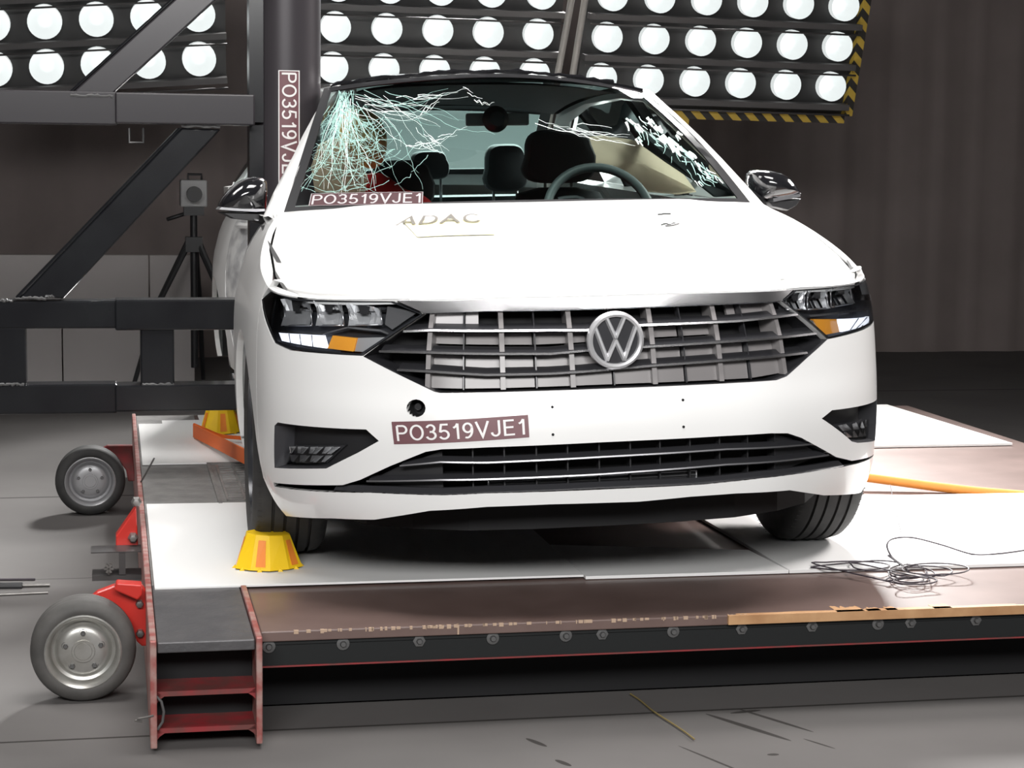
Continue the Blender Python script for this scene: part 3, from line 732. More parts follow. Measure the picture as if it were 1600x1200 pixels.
# feature outlines (car surface coordinates, read off the photograph)
HL_L = SP([(409, 468), (424, 452), (466, 449), (616, 465), (661, 491), (565, 555), (454, 545), (430, 535), (421, 516)])
HL_R = SP([(1240, 448), (1337, 430), (1350, 433), (1361, 469), (1365, 500), (1356, 510), (1294, 529), (1222, 470)])
GR = SP([(622, 465), (700, 466), (760, 465), (860, 464), (960, 458), (1080, 454), (1213, 448), (1238, 447), (1222, 470), (1293, 530), (1260, 560), (1229, 588), (1213, 594), (963, 606), (760, 613), (688, 614), (679, 612), (568, 557), (661, 491)])
LG = SP([(427, 754), (485, 758), (535, 758), (562, 750), (610, 728), (665, 706), (690, 702), (760, 699), (860, 695), (941, 691), (1135, 681), (1204, 677), (1231, 677), (1252, 684), (1306, 714), (1331, 720), (1380, 710), (1381, 714), (1287, 734), (1194, 747), (1100, 757), (760, 771), (688, 774), (579, 770), (429, 760)])
FG_L = SP([(429, 665), (434, 660), (572, 671), (592, 689), (560, 707), (510, 732), (429, 731)])
FG_R = SP([(1381, 624), (1300, 641), (1284, 654), (1331, 690), (1340, 692), (1376, 689), (1382, 662)])
TOW = SP([(650 + 15 * math.cos(a * PI / 8), 638 + 14 * math.sin(a * PI / 8)) for a in range(16)])
BOT = SP([(402, 752), (410, 778), (420, 792), (447, 806), (520, 810), (585, 812), (630, 805), (672, 798), (760, 792), (860, 788), (997, 784), (1080, 776), (1150, 771), (1234, 766), (1287, 774), (1337, 766), (1372, 755), (1386, 738)])

# bumper skin: everything between the wheel arches below the bonnet line
def upper_edge(s):  # bumper/fender joint rises to the headlight corner
    return T(s)
sl_, sr_ = -SEG1, SEG1
bot = [(sl_, .30)] + [p for p in BOT if sl_ + .03 < p[0] < sr_ - .03] + [(sr_, .30)]
top = topline(sr_, sl_, 60)
# cut headlights and grille: they reach the top edge, so trim them just below it
def under(poly, d=.006): return [(s, min(z, T(s) - d)) for s, z in poly]
HL_L, HL_R, GR = under(HL_L), under(HL_R), under(GR)
# the three openings meet along shared diagonals: shrink the lamps slightly
def shrink(poly, k):
    cx = sum(p[0] for p in poly) / len(poly); cy = sum(p[1] for p in poly) / len(poly)
    return [(cx + (x - cx) * (1 - k / max(.02, math.hypot(x - cx, y - cy))), cy + (y - cy) * (1 - k / max(.02, math.hypot(x - cx, y - cy)))) for x, y in poly]
def openup(poly, k=.005): return [(s, z + .03 if z > T(s) - .014 else z) for s, z in shrink(poly, -k)]
bum = bot + top
mb = MB(); panel_mesh(mb, bum, shell, .022, holes=[openup(HL_L), openup(HL_R), openup(GR, .001), LG, FG_L, FG_R, TOW], flange=.022)
mb.build('front_bumper', M['white'], car)
# lip under the front bumper
# fenders, doors, quarter panels
def arch(yc, r=.355, zc=.315, up=True):
    pts = []
    for i in range(19):
        a = PI * i / 18; pts.append((yc - r * math.cos(a), zc + r * math.sin(a)))
    return pts
AF, AR_ = arch(.90, .36), arch(3.58, .36)
def sidepoly(pts, sg): return [(sg * sy(y) if y < 4.2 else sg * (sy(4.2) + (y - 4.2)), z) for y, z in pts]
def tl(y0, y1, n): return [(y0 + (y1 - y0) * i / n, T(sy(y0 + (y1 - y0) * i / n))) for i in range(n + 1)]
SILL = .20
for sg in (-1, 1):
    mt = M['white']
    fen = [(.522, .31), (.522, .30)] + [p for p in AF if p[0] > .53 and p[1] > .315] + [(1.262, .36), (1.34, .40 if sg < 0 else .30), (1.34, .9)] + tl(1.30, .522, 14)
    o = panel('fender', sidepoly(fen, sg), shell, mt, car, step=.035, flange=.02)
    d1 = [(1.348, SILL + .10), (2.36, SILL + .10), (2.36, .9)] + tl(2.36, 1.348, 10)
    o = panel('front_door', sidepoly(d1, sg), shell, M['dented'] if sg < 0 else mt, car, step=.035, flange=.02)
    d2 = [(2.368, SILL + .10), (3.10, SILL + .10), (3.22, .62), (3.28, .9)] + tl(3.28, 2.368, 10)
    o2 = panel('rear_door', sidepoly(d2, sg), shell, M['dented'] if sg < 0 else mt, car, step=.035, flange=.02)
    sl = [(1.345, SILL), (3.20, SILL), (3.20, SILL + .095), (1.345, SILL + .095)]
    panel('side_sill', sidepoly(sl, sg), shell, mt, car, step=.04, flange=.03)
    q = [(3.108, SILL + .10), (3.22, .33)] + [p for p in AR_ if p[1] > .33] + [(3.94, .30), (4.3, .27)]
    q += [(4.3, .9)] + tl(4.15, 3.288, 8)[1:] + [(3.23, .62)]
    panel('quarter_panel', sidepoly(q, sg), shell, mt, car, step=.04, flange=.02)
    for dd, yy in ((o, 2.18), (o2, 3.08)):
        mbh = MB(); mbh.tube([shell(sg * sy(yy - .09 + .03 * i), .90, .012 + .018 * (1 if 0 < i < 6 else 0)) for i in range(7)], .012, 8); mbh.build('door_handle', M['white'], dd)
mb = MB(); s4 = sy(4.2) + .1
panel_mesh(mb, [(s4, .27), (2 * SMAX - s4, .27), (2 * SMAX - s4, 1.04), (s4, 1.04)], lambda s, z, off=0: shell0(s, z, off) if s < SMAX else (-shell0(2 * SMAX - s, z, off)[0],) + shell0(2 * SMAX - s, z, off)[1:], .05, flange=.02)
mb.build('rear_bumper', M['white'], car)

# bonnet and fender tops on the upper surface
front = [shell0(s, T(s))[:2] for s in [(-SEG1 + 2 * SEG1 * i / 70) for i in range(71)]]
HX = lambda y: interp(y, [.33, .42, .5, .8, 1.22], [.752, .788, .808, .803, .745])
hd = [(x, y + .004) for x, y in front if abs(x) < HX(y) - .004 and y < .60]
_yl = hd[-1][1]
hd = hd + [(HX(y), y) for y in (max(.42, _yl + .02), .6, .8, 1.0, 1.22)] + [(.745 - 1.49 * i / 12, 1.22 - .11 * (1 - abs(1 - i / 6) ** 2)) for i in range(1, 12)] + [(-HX(y), y) for y in (1.22, 1.0, .8, .6, max(.42, _yl + .02))]
bon = panel('bonnet', hd, hood, M['white'], car, step=.035, flange=.015)
def hood_d(x, y, off=0): return dent(hood(x, y, off))
for sg in (-1, 1):
    inner = [(sg * (HX(y) + (.007 if sg > 0 else .007 + .008 * max(0, 1 - abs(y - .50) / .08))), y) for y in (1.30, 1.0, .8, .6, .50, .46, .42, .39, .37, .35, .33)]
    outer = []
    for i in range(30):
        s = sg * (sy(.31) + (sy(1.30) - sy(.31)) * i / 29); p = shell0(s, T(s))
        if abs(p[0]) > HX(p[1]) + .0115: outer.append(p[:2])
    inner = [q_ for q_ in inner if q_[1] > outer[0][1]]
    panel('fender_top', inner + outer, hood_d, M['white'], car, step=.035, flange=.004)
# dark sheet added for the shade inside the panel gaps
mb = MB(); panel_mesh(mb, [(x * .985, y) for x, y in ([f for f in front][4:-4:3] + [(.82, .6), (.82, 1.25), (-.82, 1.25), (-.82, .6)])], hood, .08, off=-.035); mb.build('gap_shade_underlay', M['dark'], car)
# yellow sticker with grey letters and small scuffs on the bonnet
a = invH(652, 372), invH(775, 368), invH(762, 343), invH(628, 346)
sq = MB(); panel_mesh(sq, list(a), hood, .035, off=.003); ys = sq.build('bonnet_sticker', mat('faded_yellow', (.80, .76, .50), 1, spec=0), bon)
lt = text2d('ADAC'); q = [invH(616, 356), invH(752, 350), invH(748, 337), invH(628, 342)]
lb = MB(); lb.add([hood(*quadmap(q, x, y), .006) for x, y in lt[0]], lt[1]); lb.build('lettering', M['gst'], ys)
lb = MB()
for pts in (((1028, 336), (1036, 335), (1048, 335)), ((1033, 352), (1040, 350), (1047, 352), (1052, 349), (1061, 350), (1050, 353), (1040, 354))):
    lb.tube([hood(*invH(*p), .002) for p in pts], .003, 6)
lb.build('scuff_mark', M['iron'], bon)
# torn bits in the left bonnet gap
mb = MB()
for px in ([(418, 376), (424, 384), (436, 404), (440, 412), (432, 410), (424, 396)],):
    panel_mesh(mb, [invH(*p) for p in px], hood, .02, off=.0025)
mb.build('torn_gap', M['dark'], car)
mb = MB(); panel_mesh(mb, [invH(*p) for p in [(1322, 406), (1327, 411), (1336, 425), (1330, 426)]], hood, .02, off=.0025); mb.build('torn_gap', M['dark'], car)

# ---- underbody, wheel liners
mb = MB()
low = [shell0(s, .3, -.16)[:2] for s in [(-SMAX + 2 * SMAX * i / 60) for i in range(60)]]
low = [dent((x, y, .3))[:2] for x, y in low]
mb.prism([(x, y, .20) for x, y in low if y < 10], (0, 0, .12)); mb.build('underbody', M['dark'], car)
mb = MB(); mb.b2((-.55, .30, .22), (.55, 1.1, .76)); mb.build('light_leak_block', M['dark'], car)  # unseen dark box added to stop light leaking under the bonnet
mb = MB(); mb.b2((-.66, 1.12, .2), (.66, 1.2, .93)); mb.build('firewall', M['dark'], car)
for sg in (-1, 1):
    for yc in (.90, 3.58):
        mb = MB(); n = 20; vs = []
        for i in range(n + 1):
            a = PI * i / n; y = yc - .375 * math.cos(a); z = .30 + .375 * math.sin(a)
            vs += [(sg * .86, y, z), (sg * .52, y, z)]
        if yc > 3 and sg < 0: vs = [(x + .02, y, z) for x, y, z in vs]
        mb.add(vs, [(2 * i, 2 * i + 1, 2 * i + 3, 2 * i + 2) for i in range(n)], 0, True)
        inn = [(sg * .52, yc - .375 * math.cos(PI * i / n), .30 + .375 * math.sin(PI * i / n)) for i in range(n + 1)]
        mb.add(inn, [tuple(range(n + 1))]); mb.build('wheel_liner', M['liner2'], car)

# ---- wheels standing on the boards
def car_wheel(x, y, steer, cam_, front):
    r, w = .322, .205
    pw = CM @ Vector((x, y, 0)); 
    mxw = Matrix.Translation((pw.x, pw.y, r + .002)) @ Matrix.Rotation(CYAW + steer, 4, 'Z') @ Matrix.Rotation(cam_, 4, 'Y') @ (Matrix.Rotation(PI / 2, 4, 'Y') if x > 0 else Matrix.Rotation(-PI / 2, 4, 'Y'))
    h = w / 2; pr = [(.205, -h + .02), (.215, -h + .004), (.25, -h - .004), (.285, -h - .002), (.305, -h + .008), (.316, -h + .02)]
    for g in (-.052, -.018, .018, .052): pr += [(.3215, g - .0045), (.312, g - .003), (.312, g + .003), (.3215, g + .0045)]
    pr += [(.316, h - .02), (.305, h - .008), (.285, h + .002), (.25, h + .004), (.215, h - .004), (.205, h - .02)]
    mb = MB(); mb.lathe(pr, Matrix(), 96)
    # shoulder sipes
    for k in range(96):
        a = 2 * PI * k / 96
        for e in (-1, 1):
            m_ = Matrix.Rotation(a, 4, 'Z'); mb.add([m_ @ Vector((.3195, .0, e * .062)), m_ @ Vector((.3195, .003, e * .062)), m_ @ Vector((.3135, .0045, e * .094)), m_ @ Vector((.3135, .0015, e * .094))], [(0, 1, 2, 3)])
    ty = mb.build('tyre', M['rubber'], car); ty.matrix_local = CI @ mxw
    mb = MB(); mb.lathe([(.208, -h + .02), (.205, h - .02), (.21, h - .006), (.200, h - .004), (.192, h - .02), (.190, h - .06), (.18, -.02), (.03, -.02), (0, -.02)], Matrix(), 48)
    for k in range(5):
        m_ = Matrix.Rotation(2 * PI * k / 5, 4, 'Z')
        mb.add([m_ @ Vector(p) for p in ((-.03, 0, h - .03), (.03, 0, h - .03), (.02, .195, h - .016), (-.02, .195, h - .016), (-.03, 0, h - .06), (.03, 0, h - .06), (.02, .195, h - .05), (-.02, .195, h - .05))],
               [(0, 1, 2, 3), (0, 4, 5, 1), (1, 5, 6, 2), (2, 6, 7, 3), (3, 7, 4, 0), (4, 7, 6, 5)])
    mb.lathe([(0, h - .022), (.04, h - .022), (.045, h - .04)], Matrix(), 20)
    mb.build('wheel_rim', M['hsg'], ty)
car_wheel(-.785, .88, 0.0, 0, True); car_wheel(.785, .885, math.radians(1), 0, True)
car_wheel(-.72, 3.55, 0, 0, False); car_wheel(.775, 3.58, 0, 0, False)

# ---- grille
def shp(s, z, off=0): return shell(s, z, off)
gr = panel('grille', GR, shell, M['dark'], car, step=.03, off=-.085)
mb = MB(); n = len(GR); r_ = resample(GR, .03); a = [shell(*p, 0) for p in r_]; b_ = [shell(*p, -.085) for p in r_]; n = len(r_)
mb.add(a + b_, [(i, (i + 1) % n, n + (i + 1) % n, n + i) for i in range(n)]); mb.build('grille_surround', M['slatm'], gr)
def strip(pxpts, zt, zb, ot, ob, name, m, parent, thick=.012, sfn=invS, n=None):
    """bar along points: outer face from offset ot (top) to ob (bottom), zt above / zb below the line"""
    sp = resample([sfn(*p) for p in pxpts], .02, False); mb = MB(); k = len(sp); vs = []
    for s, z in sp:
        vs += [shell(s, z + zt, ot), shell(s, z - zb, ob), shell(s, z - zb, ob - thick), shell(s, z + zt, ot - thick)]
    fs = []
    for i in range(k - 1):
        for j in range(4): fs.append((4 * i + j, 4 * i + (j + 1) % 4, 4 * i + 4 + (j + 1) % 4, 4 * i + 4 + j))
    fs += [(0, 1, 2, 3), tuple(range(4 * k - 4, 4 * k))[::-1]]
    mb.add(vs, fs, 0, True); return mb.build(name, m, parent, auto=30)
# broad chrome bar across the top
CB = under(SP([(622, 465), (700, 466), (760, 465), (860, 464), (960, 458), (1080, 454), (1213, 448), (1236, 448), (1219, 470), (1090, 476), (960, 481), (860, 484), (760, 486), (664, 489)]), .004)
panel('chrome_bar', CB, shell, M['chrome'], gr, step=.02, off=.003, flange=.03)
def line(L): return [invS(*p) for p in L]
SL = [[(664, 488), (760, 485), (860, 484), (960, 481), (1090, 476), (1219, 470)],
      [(630, 518), (672, 516), (760, 517), (860, 516), (916, 516), (1004, 508), (1150, 502), (1247, 491)],
      [(592, 549), (672, 551), (760, 553), (860, 553), (916, 548), (1010, 542), (1151, 533), (1276, 521)],
      [(620, 578), (679, 581), (760, 586), (860, 584), (910, 581), (1025, 571), (1150, 562), (1262, 551)]]
for i, L in enumerate(SL):
    if i: strip(L, .014, .003, -.030, -.004, 'grille_slat', M['slatm'], gr, .010)
    strip(L, .0025, .0025, -.001, .001, 'slat_edge', M['chrome'], gr, .006)
# lower body-side end panels of the slats
def zline(L):
    P_ = sorted(line(L)); xs = [p[0] for p in P_]; zs = [p[1] for p in P_]; return lambda s: float(np.interp(s, xs, zs))
ZL = [zline(L) for L in SL]
gb = sorted(SP([(679, 612), (688, 613), (760, 613), (963, 606), (1213, 594), (1229, 588)])); ZL.append(lambda s: float(np.interp(s, [p[0] for p in gb], [p[1] for p in gb])))
s_in = [invS(672, 500)[0], invS(1214, 487)[0]]
thick_px = [(783, 500), (890, 500), (1016, 492), (1117, 487)]; thin_px = [(724, 500), (835, 500), (1065, 489), (1163, 485), (955, 500)]
ths = sorted([invS(*p)[0] for p in thick_px] + s_in); tns = [invS(*p)[0] for p in thin_px]
def vfin(s, r, w, o, name, m, parent, ob=-.08):
    zt = ZL[r](s) - .002; zb = ZL[r + 1](s) + .004; mb = MB()
    mb.add([shell(s - w, zt, o), shell(s + w, zt, o), shell(s + w, zb, o), shell(s - w, zb, o), shell(s - w, zt, ob), shell(s + w, zt, ob), shell(s + w, zb, ob), shell(s - w, zb, ob)],
           [(0, 1, 2, 3), (0, 4, 5, 1), (1, 5, 6, 2), (2, 6, 7, 3), (3, 7, 4, 0), (4, 7, 6, 5)]); return mb.build(name, m, parent)
for r in range(4):
    for s in ths: vfin(s, r, .0065, -.012, 'grille_post', M['shutter'], gr)
    for s in tns: vfin(s, r, .0018, -.02, 'grille_fin', M['slatm'], gr, -.05)
# shutter blocks behind the slats
allx = sorted(ths + tns)
def block(s0, s1, r, f0=0., f1=1., m='shutter', o=-.045):
    mb = MB(); zt0 = ZL[r](s0) - .004; zt1 = ZL[r](s1) - .004; zb0 = ZL[r + 1](s0) + .006; zb1 = ZL[r + 1](s1) + .006
    zt = lambda t: (zt0 + (zt1 - zt0) * t); zb = lambda t: (zb0 + (zb1 - zb0) * t)
    pts = []
    q = [(s0 + .004, zb(0) + (zt(0) - zb(0)) * f0), (s1 - .004, zb(1) + (zt(1) - zb(1)) * f0), (s1 - .004, zb(1) + (zt(1) - zb(1)) * f1), (s0 + .004, zb(0) + (zt(0) - zb(0)) * f1)]
    panel_mesh(mb, q, shell, .03, off=o, flange=.012); mb.build('shutter_block', M[m], gr)
lo = mat('pale_shutter', (.78, .76, .76), .3)
M['pale'] = lo
for i in range(len(allx) - 1):
    s0, s1 = allx[i], allx[i + 1]
    for r in range(4):
        if r == 3: block(s0, s1, r, 0, .95, 'shutter', -.03)
        elif r == 2: block(s0, s1, r, .1, .85, 'shutter')
        elif r == 1:
            if i not in (8, 9): block(s0, s1, r, .25, .85, 'shutter', -.055)
        elif i in (0,): block(s0, s1, 0, .05, .95, 'pale', -.035)
        elif i in (1,): block(s0, s0 + (s1 - s0) * .45, 0, .05, .95, 'pale', -.035)
        elif i >= len(allx) - 2: block(s0, s1, 0, .1, .9, 'shutter', -.05)
        elif i == len(allx) - 3: block(s0 + (s1 - s0) * .6, s1, 0, .1, .9, 'shutter', -.05)
# end blades outside the posts
for r in range(1, 4):
    for side in (0, 1):
        pass
# emblem
ec = invS(960, 531); c0 = Vector(shell(*ec, .012)); nx_ = (Vector(shell(*ec, .05)) - c0).normalized()
X_ = Vector((1, 0, 0)); Z_ = nx_.cross(X_) * -1; Z_ = (-nx_).cross(X_) if Z_.z < 0 else Z_
if Z_.z < 0: Z_ = -Z_
Z_.normalize(); Yb = -nx_
EM = Matrix(((X_.x, Z_.x, nx_.x, c0.x), (X_.y, Z_.y, nx_.y, c0.y), (X_.z, Z_.z, nx_.z, c0.z), (0, 0, 0, 1)))
mb = MB(); mb.lathe([(0, -.06), (.066, -.06), (.069, -.012), (.066, -.002), (.0, .0)], EM, 48); em = mb.build('emblem', M['slatm'], gr)
mb = MB(); mb.lathe([(.058, -.004), (.060, .008), (.066, .011), (.072, .006), (.0735, -.006), (.069, -.012)], EM, 64); mb.build('emblem_ring', M['silver'], em)
def stroke(mb, pts, w, h0=.0, h1=.009):
    for a, b_ in zip(pts, pts[1:]):
        a = Vector((*a, 0)); b_ = Vector((*b_, 0)); d = (b_ - a).normalized(); nn = Vector((-d.y, d.x, 0)) * w / 2; a2 = a - d * w * .18; b2 = b_ + d * w * .18
        lo_ = [a2 - nn, b2 - nn, b2 + nn, a2 + nn]; ti = [a2 - nn * .45, b2 - nn * .45, b2 + nn * .45, a2 + nn * .45]
        mb.add([EM @ (p + Vector((0, 0, h0))) for p in lo_] + [EM @ (p + Vector((0, 0, h1))) for p in ti],
               [(4, 5, 6, 7), (0, 1, 5, 4), (1, 2, 6, 5), (2, 3, 7, 6), (3, 0, 4, 7)])
R_ = .061; mb = MB()
stroke(mb, [(-.36 * R_, .90 * R_), (-.01 * R_, .12 * R_)], .0125); stroke(mb, [(.36 * R_, .90 * R_), (.01 * R_, .12 * R_)], .0125)
stroke(mb, [(-.84 * R_, .50 * R_), (-.36 * R_, -.80 * R_), (0, .0 * R_), (.36 * R_, -.80 * R_), (.84 * R_, .50 * R_)], .0125)
mb.build('emblem_letters', M['silver'], em)

# ---- lower grille
lg = panel('lower_grille', LG, shell, M['dark'], car, step=.03, off=-.09)
r_ = resample(LG, .03); a = [shell(*p, 0) for p in r_]; b_ = [shell(*p, -.09) for p in r_]; n = len(r_)
mb = MB(); mb.add(a + b_, [(i, (i + 1) % n, n + (i + 1) % n, n + i) for i in range(n)]); mb.build('grille_surround', M['blackp'], lg)
LA = [(624, 728), (688, 722), (760, 723), (941, 714), (1135, 702), (1269, 694)]
LBp = [(572, 752), (688, 750), (760, 749), (941, 741), (1135, 726), (1296, 711)]
LC = [(520, 765), (600, 769), (688, 772), (760, 769), (941, 762), (1100, 755), (1194, 745), (1320, 727)]
for L in (LA, LBp): strip(L, .010, .004, -.030, -.004, 'grille_slat', M['slatm'], lg, .012)
for L in (LA, LBp): strip(L, .0018, .0018, -.0015, -.0008, 'slat_edge', M['satin'], lg, .004)
strip(LC, .012, .002, -.02, -.003, 'grille_base', M['slatm'], lg, .012)
za, zb_, zc_ = zline(LA), zline(LBp), zline(LC)
ztp = sorted(SP([(690, 703), (760, 699), (860, 695), (941, 691), (1135, 681), (1204, 677), (1231, 677)])); zt_ = lambda s: float(np.interp(s, [p[0] for p in ztp], [p[1] for p in ztp]))
ZL = [zt_, za, zb_, zc_]
fx = [invS(x, 712 - (x - 738) * .058)[0] for x in (738, 789, 840, 890, 940, 989, 1036, 1084, 1131, 1176, 1221)]
for r in range(3):
    for s in fx: vfin(s, r, .0018, -.028, 'grille_fin', M['blackp'], lg, -.06)
# solid ends of the lower grille
for px, nm in (([(572, 752), (624, 728), (686, 708), (688, 772), (580, 768)], 'end_blank'), ([(1225, 682), (1250, 686), (1300, 713), (1240, 736), (1225, 738)], 'end_blank')):
    panel(nm, SP(px), shell, M['blackp'], lg, step=.03, off=-.036, flange=.01)
mb = MB(); q = SP([(764, 768), (764, 754), (1098, 739), (1098, 752)]); panel_mesh(mb, q, shell, .03, off=-.05, flange=.01)
rad = mb.build('radar_panel', M['blackp'], lg)
mb = MB()
for a, b_ in zip(q, q[1:] + q[:1]): mb.tube([shell(*p, -.046) for p in resample([a, b_], .03, False)], .003, 6)
a, b_ = [(q[0][i] + q[1][i]) / 2 for i in range(2)], [(q[2][i] + q[3][i]) / 2 for i in range(2)]; mb.tube([shell(*p, -.046) for p in resample([tuple(a), tuple(b_)], .03, False)], .002, 6)
mb.build('radar_frame', M['satin'], rad)

# ---- headlights
def headlight(poly, cells, drl, amb, clear, nm):
    hb = panel(nm, poly, shell, M['hsg'], car, step=.03, off=-.045)
    r_ = resample(poly, .03); a = [shell(*p, 0) for p in r_]; b_ = [shell(*p, -.045) for p in r_]; n = len(r_)
    mb = MB(); mb.add(a + b_, [(i, (i + 1) % n, n + (i + 1) % n, n + i) for i in range(n)])
    inn = shrink(poly, .008); r2 = resample(inn, .03)
    panel_mesh(mb, poly, shell, .03, holes=[inn], off=-.003); mb.build('bezel', M['hsg'], hb)
    for c_ in cells:
        q = SP(c_); o = panel('reflector', q, shell, M['hsg'], hb, step=.03, off=-.040)
        # bowl: rim outside, deeper centre, vertical facets
        mb = MB(); n = 9
        for i in range(n):
            t0, t1 = i / n, (i + 1) / n
            dep = lambda t: -.036 + .024 * (2 * t - 1) ** 2
            d0 = dep(t0) + (.004 if i % 2 else 0); d1 = dep(t1) - (.004 if i % 2 == 0 else 0)
            mb.add([shell(*quadmap(q, t0, 0), d0 + .012), shell(*quadmap(q, t1, 0), d1 + .012), shell(*quadmap(q, t1, .55), d1 - .004), shell(*quadmap(q, t0, .55), d0 - .004), shell(*quadmap(q, t1, 1), d1 + .012), shell(*quadmap(q, t0, 1), d0 + .012)], [(0, 1, 2, 3), (3, 2, 4, 5)])
        mb.build('facet_mirror', M['refl'], o)
        mb = MB(); mb.add([shell(*quadmap(q, a, b), -.012) for a, b in ((.38, .55), (.62, .55), (.70, 1), (.30, 1))], [(0, 1, 2, 3)]); mb.build('light_source', M['blackp'], o)
        mb = MB()
        for k in ((0, 0, 1, 0), (1, 0, 1, 1), (0, 0, 0, 1)): mb.tube([shell(*quadmap(q, k[0], k[1]), -.012), shell(*quadmap(q, k[2], k[3]), -.012)], .0025, 6)
        mb.build('cell_frame', M['satin'], o)
    q = SP(drl); dr = panel('daylight_strip', q, shell, M['drl'], hb, step=.03, off=-.012, flange=.01)
    mb = MB()
    for k in (.25, .5, .75): mb.tube([shell(*quadmap(q, k, 0), -.010), shell(*quadmap(q, k + .05, 1), -.010)], .0015, 5)
    mb.build('strip_divider', M['satin'], dr)
    panel('indicator_lamp', SP(amb), shell, M['amber'], hb, step=.02, off=-.014, flange=.01)
    panel('side_reflector', SP(clear), shell, M['refl'], hb, step=.02, off=-.018, flange=.01)
    panel('lens', shrink(poly, .003), shell, GL_L, hb, step=.025, off=.0)
    # metal crease between cells and strip
    return hb
hl = headlight(HL_L, [[(439, 509), (482, 509), (478, 470), (438, 467)], [(493, 509), (533, 509), (528, 474), (489, 470)], [(544, 509), (594, 508), (590, 482), (539, 474)]],
          [(434, 533), (505, 545), (499, 525), (429, 520)], [(506, 545), (547, 550), (552, 529), (514, 525)], [(548, 550), (565, 551), (598, 528), (553, 529)], 'headlight')
strip([(432, 519), (500, 522), (540, 512), (592, 517), (604, 522)], .002, .002, -.012, -.008, 'trim_line', M['satin'], hl, .006)
panel('inner_fin', SP([(600, 480), (648, 489), (608, 516), (596, 508)]), shell, mat('smoked_trim', (.16, .16, .165), .35, .4), hl, step=.02, off=-.02, flange=.01)
hr = headlight(HL_R, [[(1234, 484), (1262, 484), (1262, 456), (1232, 464)], [(1267, 484), (1300, 482), (1297, 452), (1267, 455)], [(1305, 480), (1339, 474), (1334, 444), (1303, 449)]],
          [(1322, 519), (1358, 508), (1360, 493), (1319, 499)], [(1293, 524), (1319, 519), (1314, 499), (1277, 499)], [(1284, 514), (1292, 524), (1294, 520), (1278, 500)], 'headlight')
strip([(1270, 494), (1310, 490), (1340, 486), (1360, 483)], .002, .002, -.012, -.008, 'trim_line', M['satin'], hr, .006)

# ---- fog lamp pockets
def fog(poly, lampq, nm='fog_lamp_pocket'):
    hb = panel(nm, poly, shell, M['blackp'], car, step=.03, off=-.05)
    r_ = resample(poly, .03); a = [shell(*p, 0) for p in r_]; n = len(r_)
    cx = sum(p[0] for p in r_) / n; cz = sum(p[1] for p in r_) / n
    b_ = [shell(p[0] + (cx - p[0]) * .12, p[1] + (cz - p[1]) * .18, -.05) for p in r_]
    mb = MB(); mb.add(a + b_, [(i, (i + 1) % n, n + (i + 1) % n, n + i) for i in range(n)]); mb.build('pocket_wall', M['slatm'], hb)
    q = SP(lampq); o = panel('fog_lamp', q, shell, M['slatm'], hb, step=.02, off=-.040, flange=.01)
    mb = MB(); n = 7
    for i in range(n):
        t0, t1 = i / n, (i + .8) / n
        for j in range(2):
            u0, u1 = j / 2 + .05, j / 2 + .45; d = -.038 + .008 * ((i + j) % 2)
            mb.add([shell(*quadmap(q, t0, u0), d), shell(*quadmap(q, t1, u0), d + .006), shell(*quadmap(q, t1, u1), d), shell(*quadmap(q, t0, u1), d + .006)], [(0, 1, 2, 3)])
    mb.build('facet_mirror', M['refl'], o)
    panel('lens', q, shell, GL_L, o, step=.02, off=-.020)
fog(FG_L, [(434, 724), (494, 726), (525, 699), (440, 698)]); fog(FG_R, [(1345, 686), (1372, 681), (1370, 654), (1320, 665)])
# tow eye hole and screw holes
tc_ = (sum(p[0] for p in TOW) / 16, sum(p[1] for p in TOW) / 16)
mb = MB(); a = [shell(*p, -.002) for p in TOW]; b_ = [shell(*p, -.05) for p in TOW]
mb.add(a + b_ + [shell(*tc_, -.05)], [(i, (i + 1) % 16, 16 + (i + 1) % 16, 16 + i) for i in range(16)] + [(16 + i, 16 + (i + 1) % 16, 32) for i in range(16)], 0, True); mb.build('tow_eye_hole', M['dark'], car)
mb = MB(); mb.tube([Vector(shell(tc_[0] - .005, tc_[1] + .0, -.045)), Vector(shell(tc_[0] - .005, tc_[1], -.03))], .009, 12); mb.build('tow_eye_thread', M['blackp'], car)
for px, py in ((863, 636), (864, 679), (1067, 625), (1068, 667)):
    c_ = invS(px, py); mb = MB(); cc = Vector(shell(*c_, .0008)); dn = (Vector(shell(*c_, .01)) - cc).normalized()
    mb.tube([cc - dn * .004, cc + dn * .0004], .0035, 10); mb.build('screw_hole', M['dark'], car)
# sticker on bumper
sticker('number_sticker', SP([(616, 694), (827, 683), (825, 648), (612, 659)]), shell, .0015, car, label='plum sticker lettered PO3519VJE1 on the bumper')
# seam shadow line above the lip: black chin strips beside the lower grille are part of the opening

# ---- greenhouse
def onY(px, py, yl):            # pixel onto the car's cross plane y = yl, in car coordinates
    o = CI @ EYE; d = CI.to_3x3() @ ray(px, py); t_ = (yl - o.y) / d.y; p = o + d * t_; return (p.x, yl, p.z)
def ws0(u, v, off=0):           # windscreen: u -1..1 across, v 0..1 up
    hw = .738 + (.562 - .738) * v; c_ = 1 - u * u
    y = 1.235 + (1.90 - 1.235) * v - (.13 - .02 * v) * c_ - .03 * math.sin(PI * v)
    z = 1.0 + (1.372 - 1.0) * v + (.052 * v + .01) * c_ + .018 * math.sin(PI * v)
    return (hw * u, y - .8 * off, z + .6 * off)
def sag(p):                     # the struck corner is pulled in a little
    x, y, z = p; k = max(0, -x - .1) / .5 * max(0, z - 1.0) / .4
    return (x + .02 * k, y, z + .03 * k * k)
def ws(u, v, off=0): return sag(ws0(u, v, off))
invW = make_inv(ws, [-1.05 + .05 * i for i in range(43)], [-.05 + .05 * i for i in range(23)], CM)
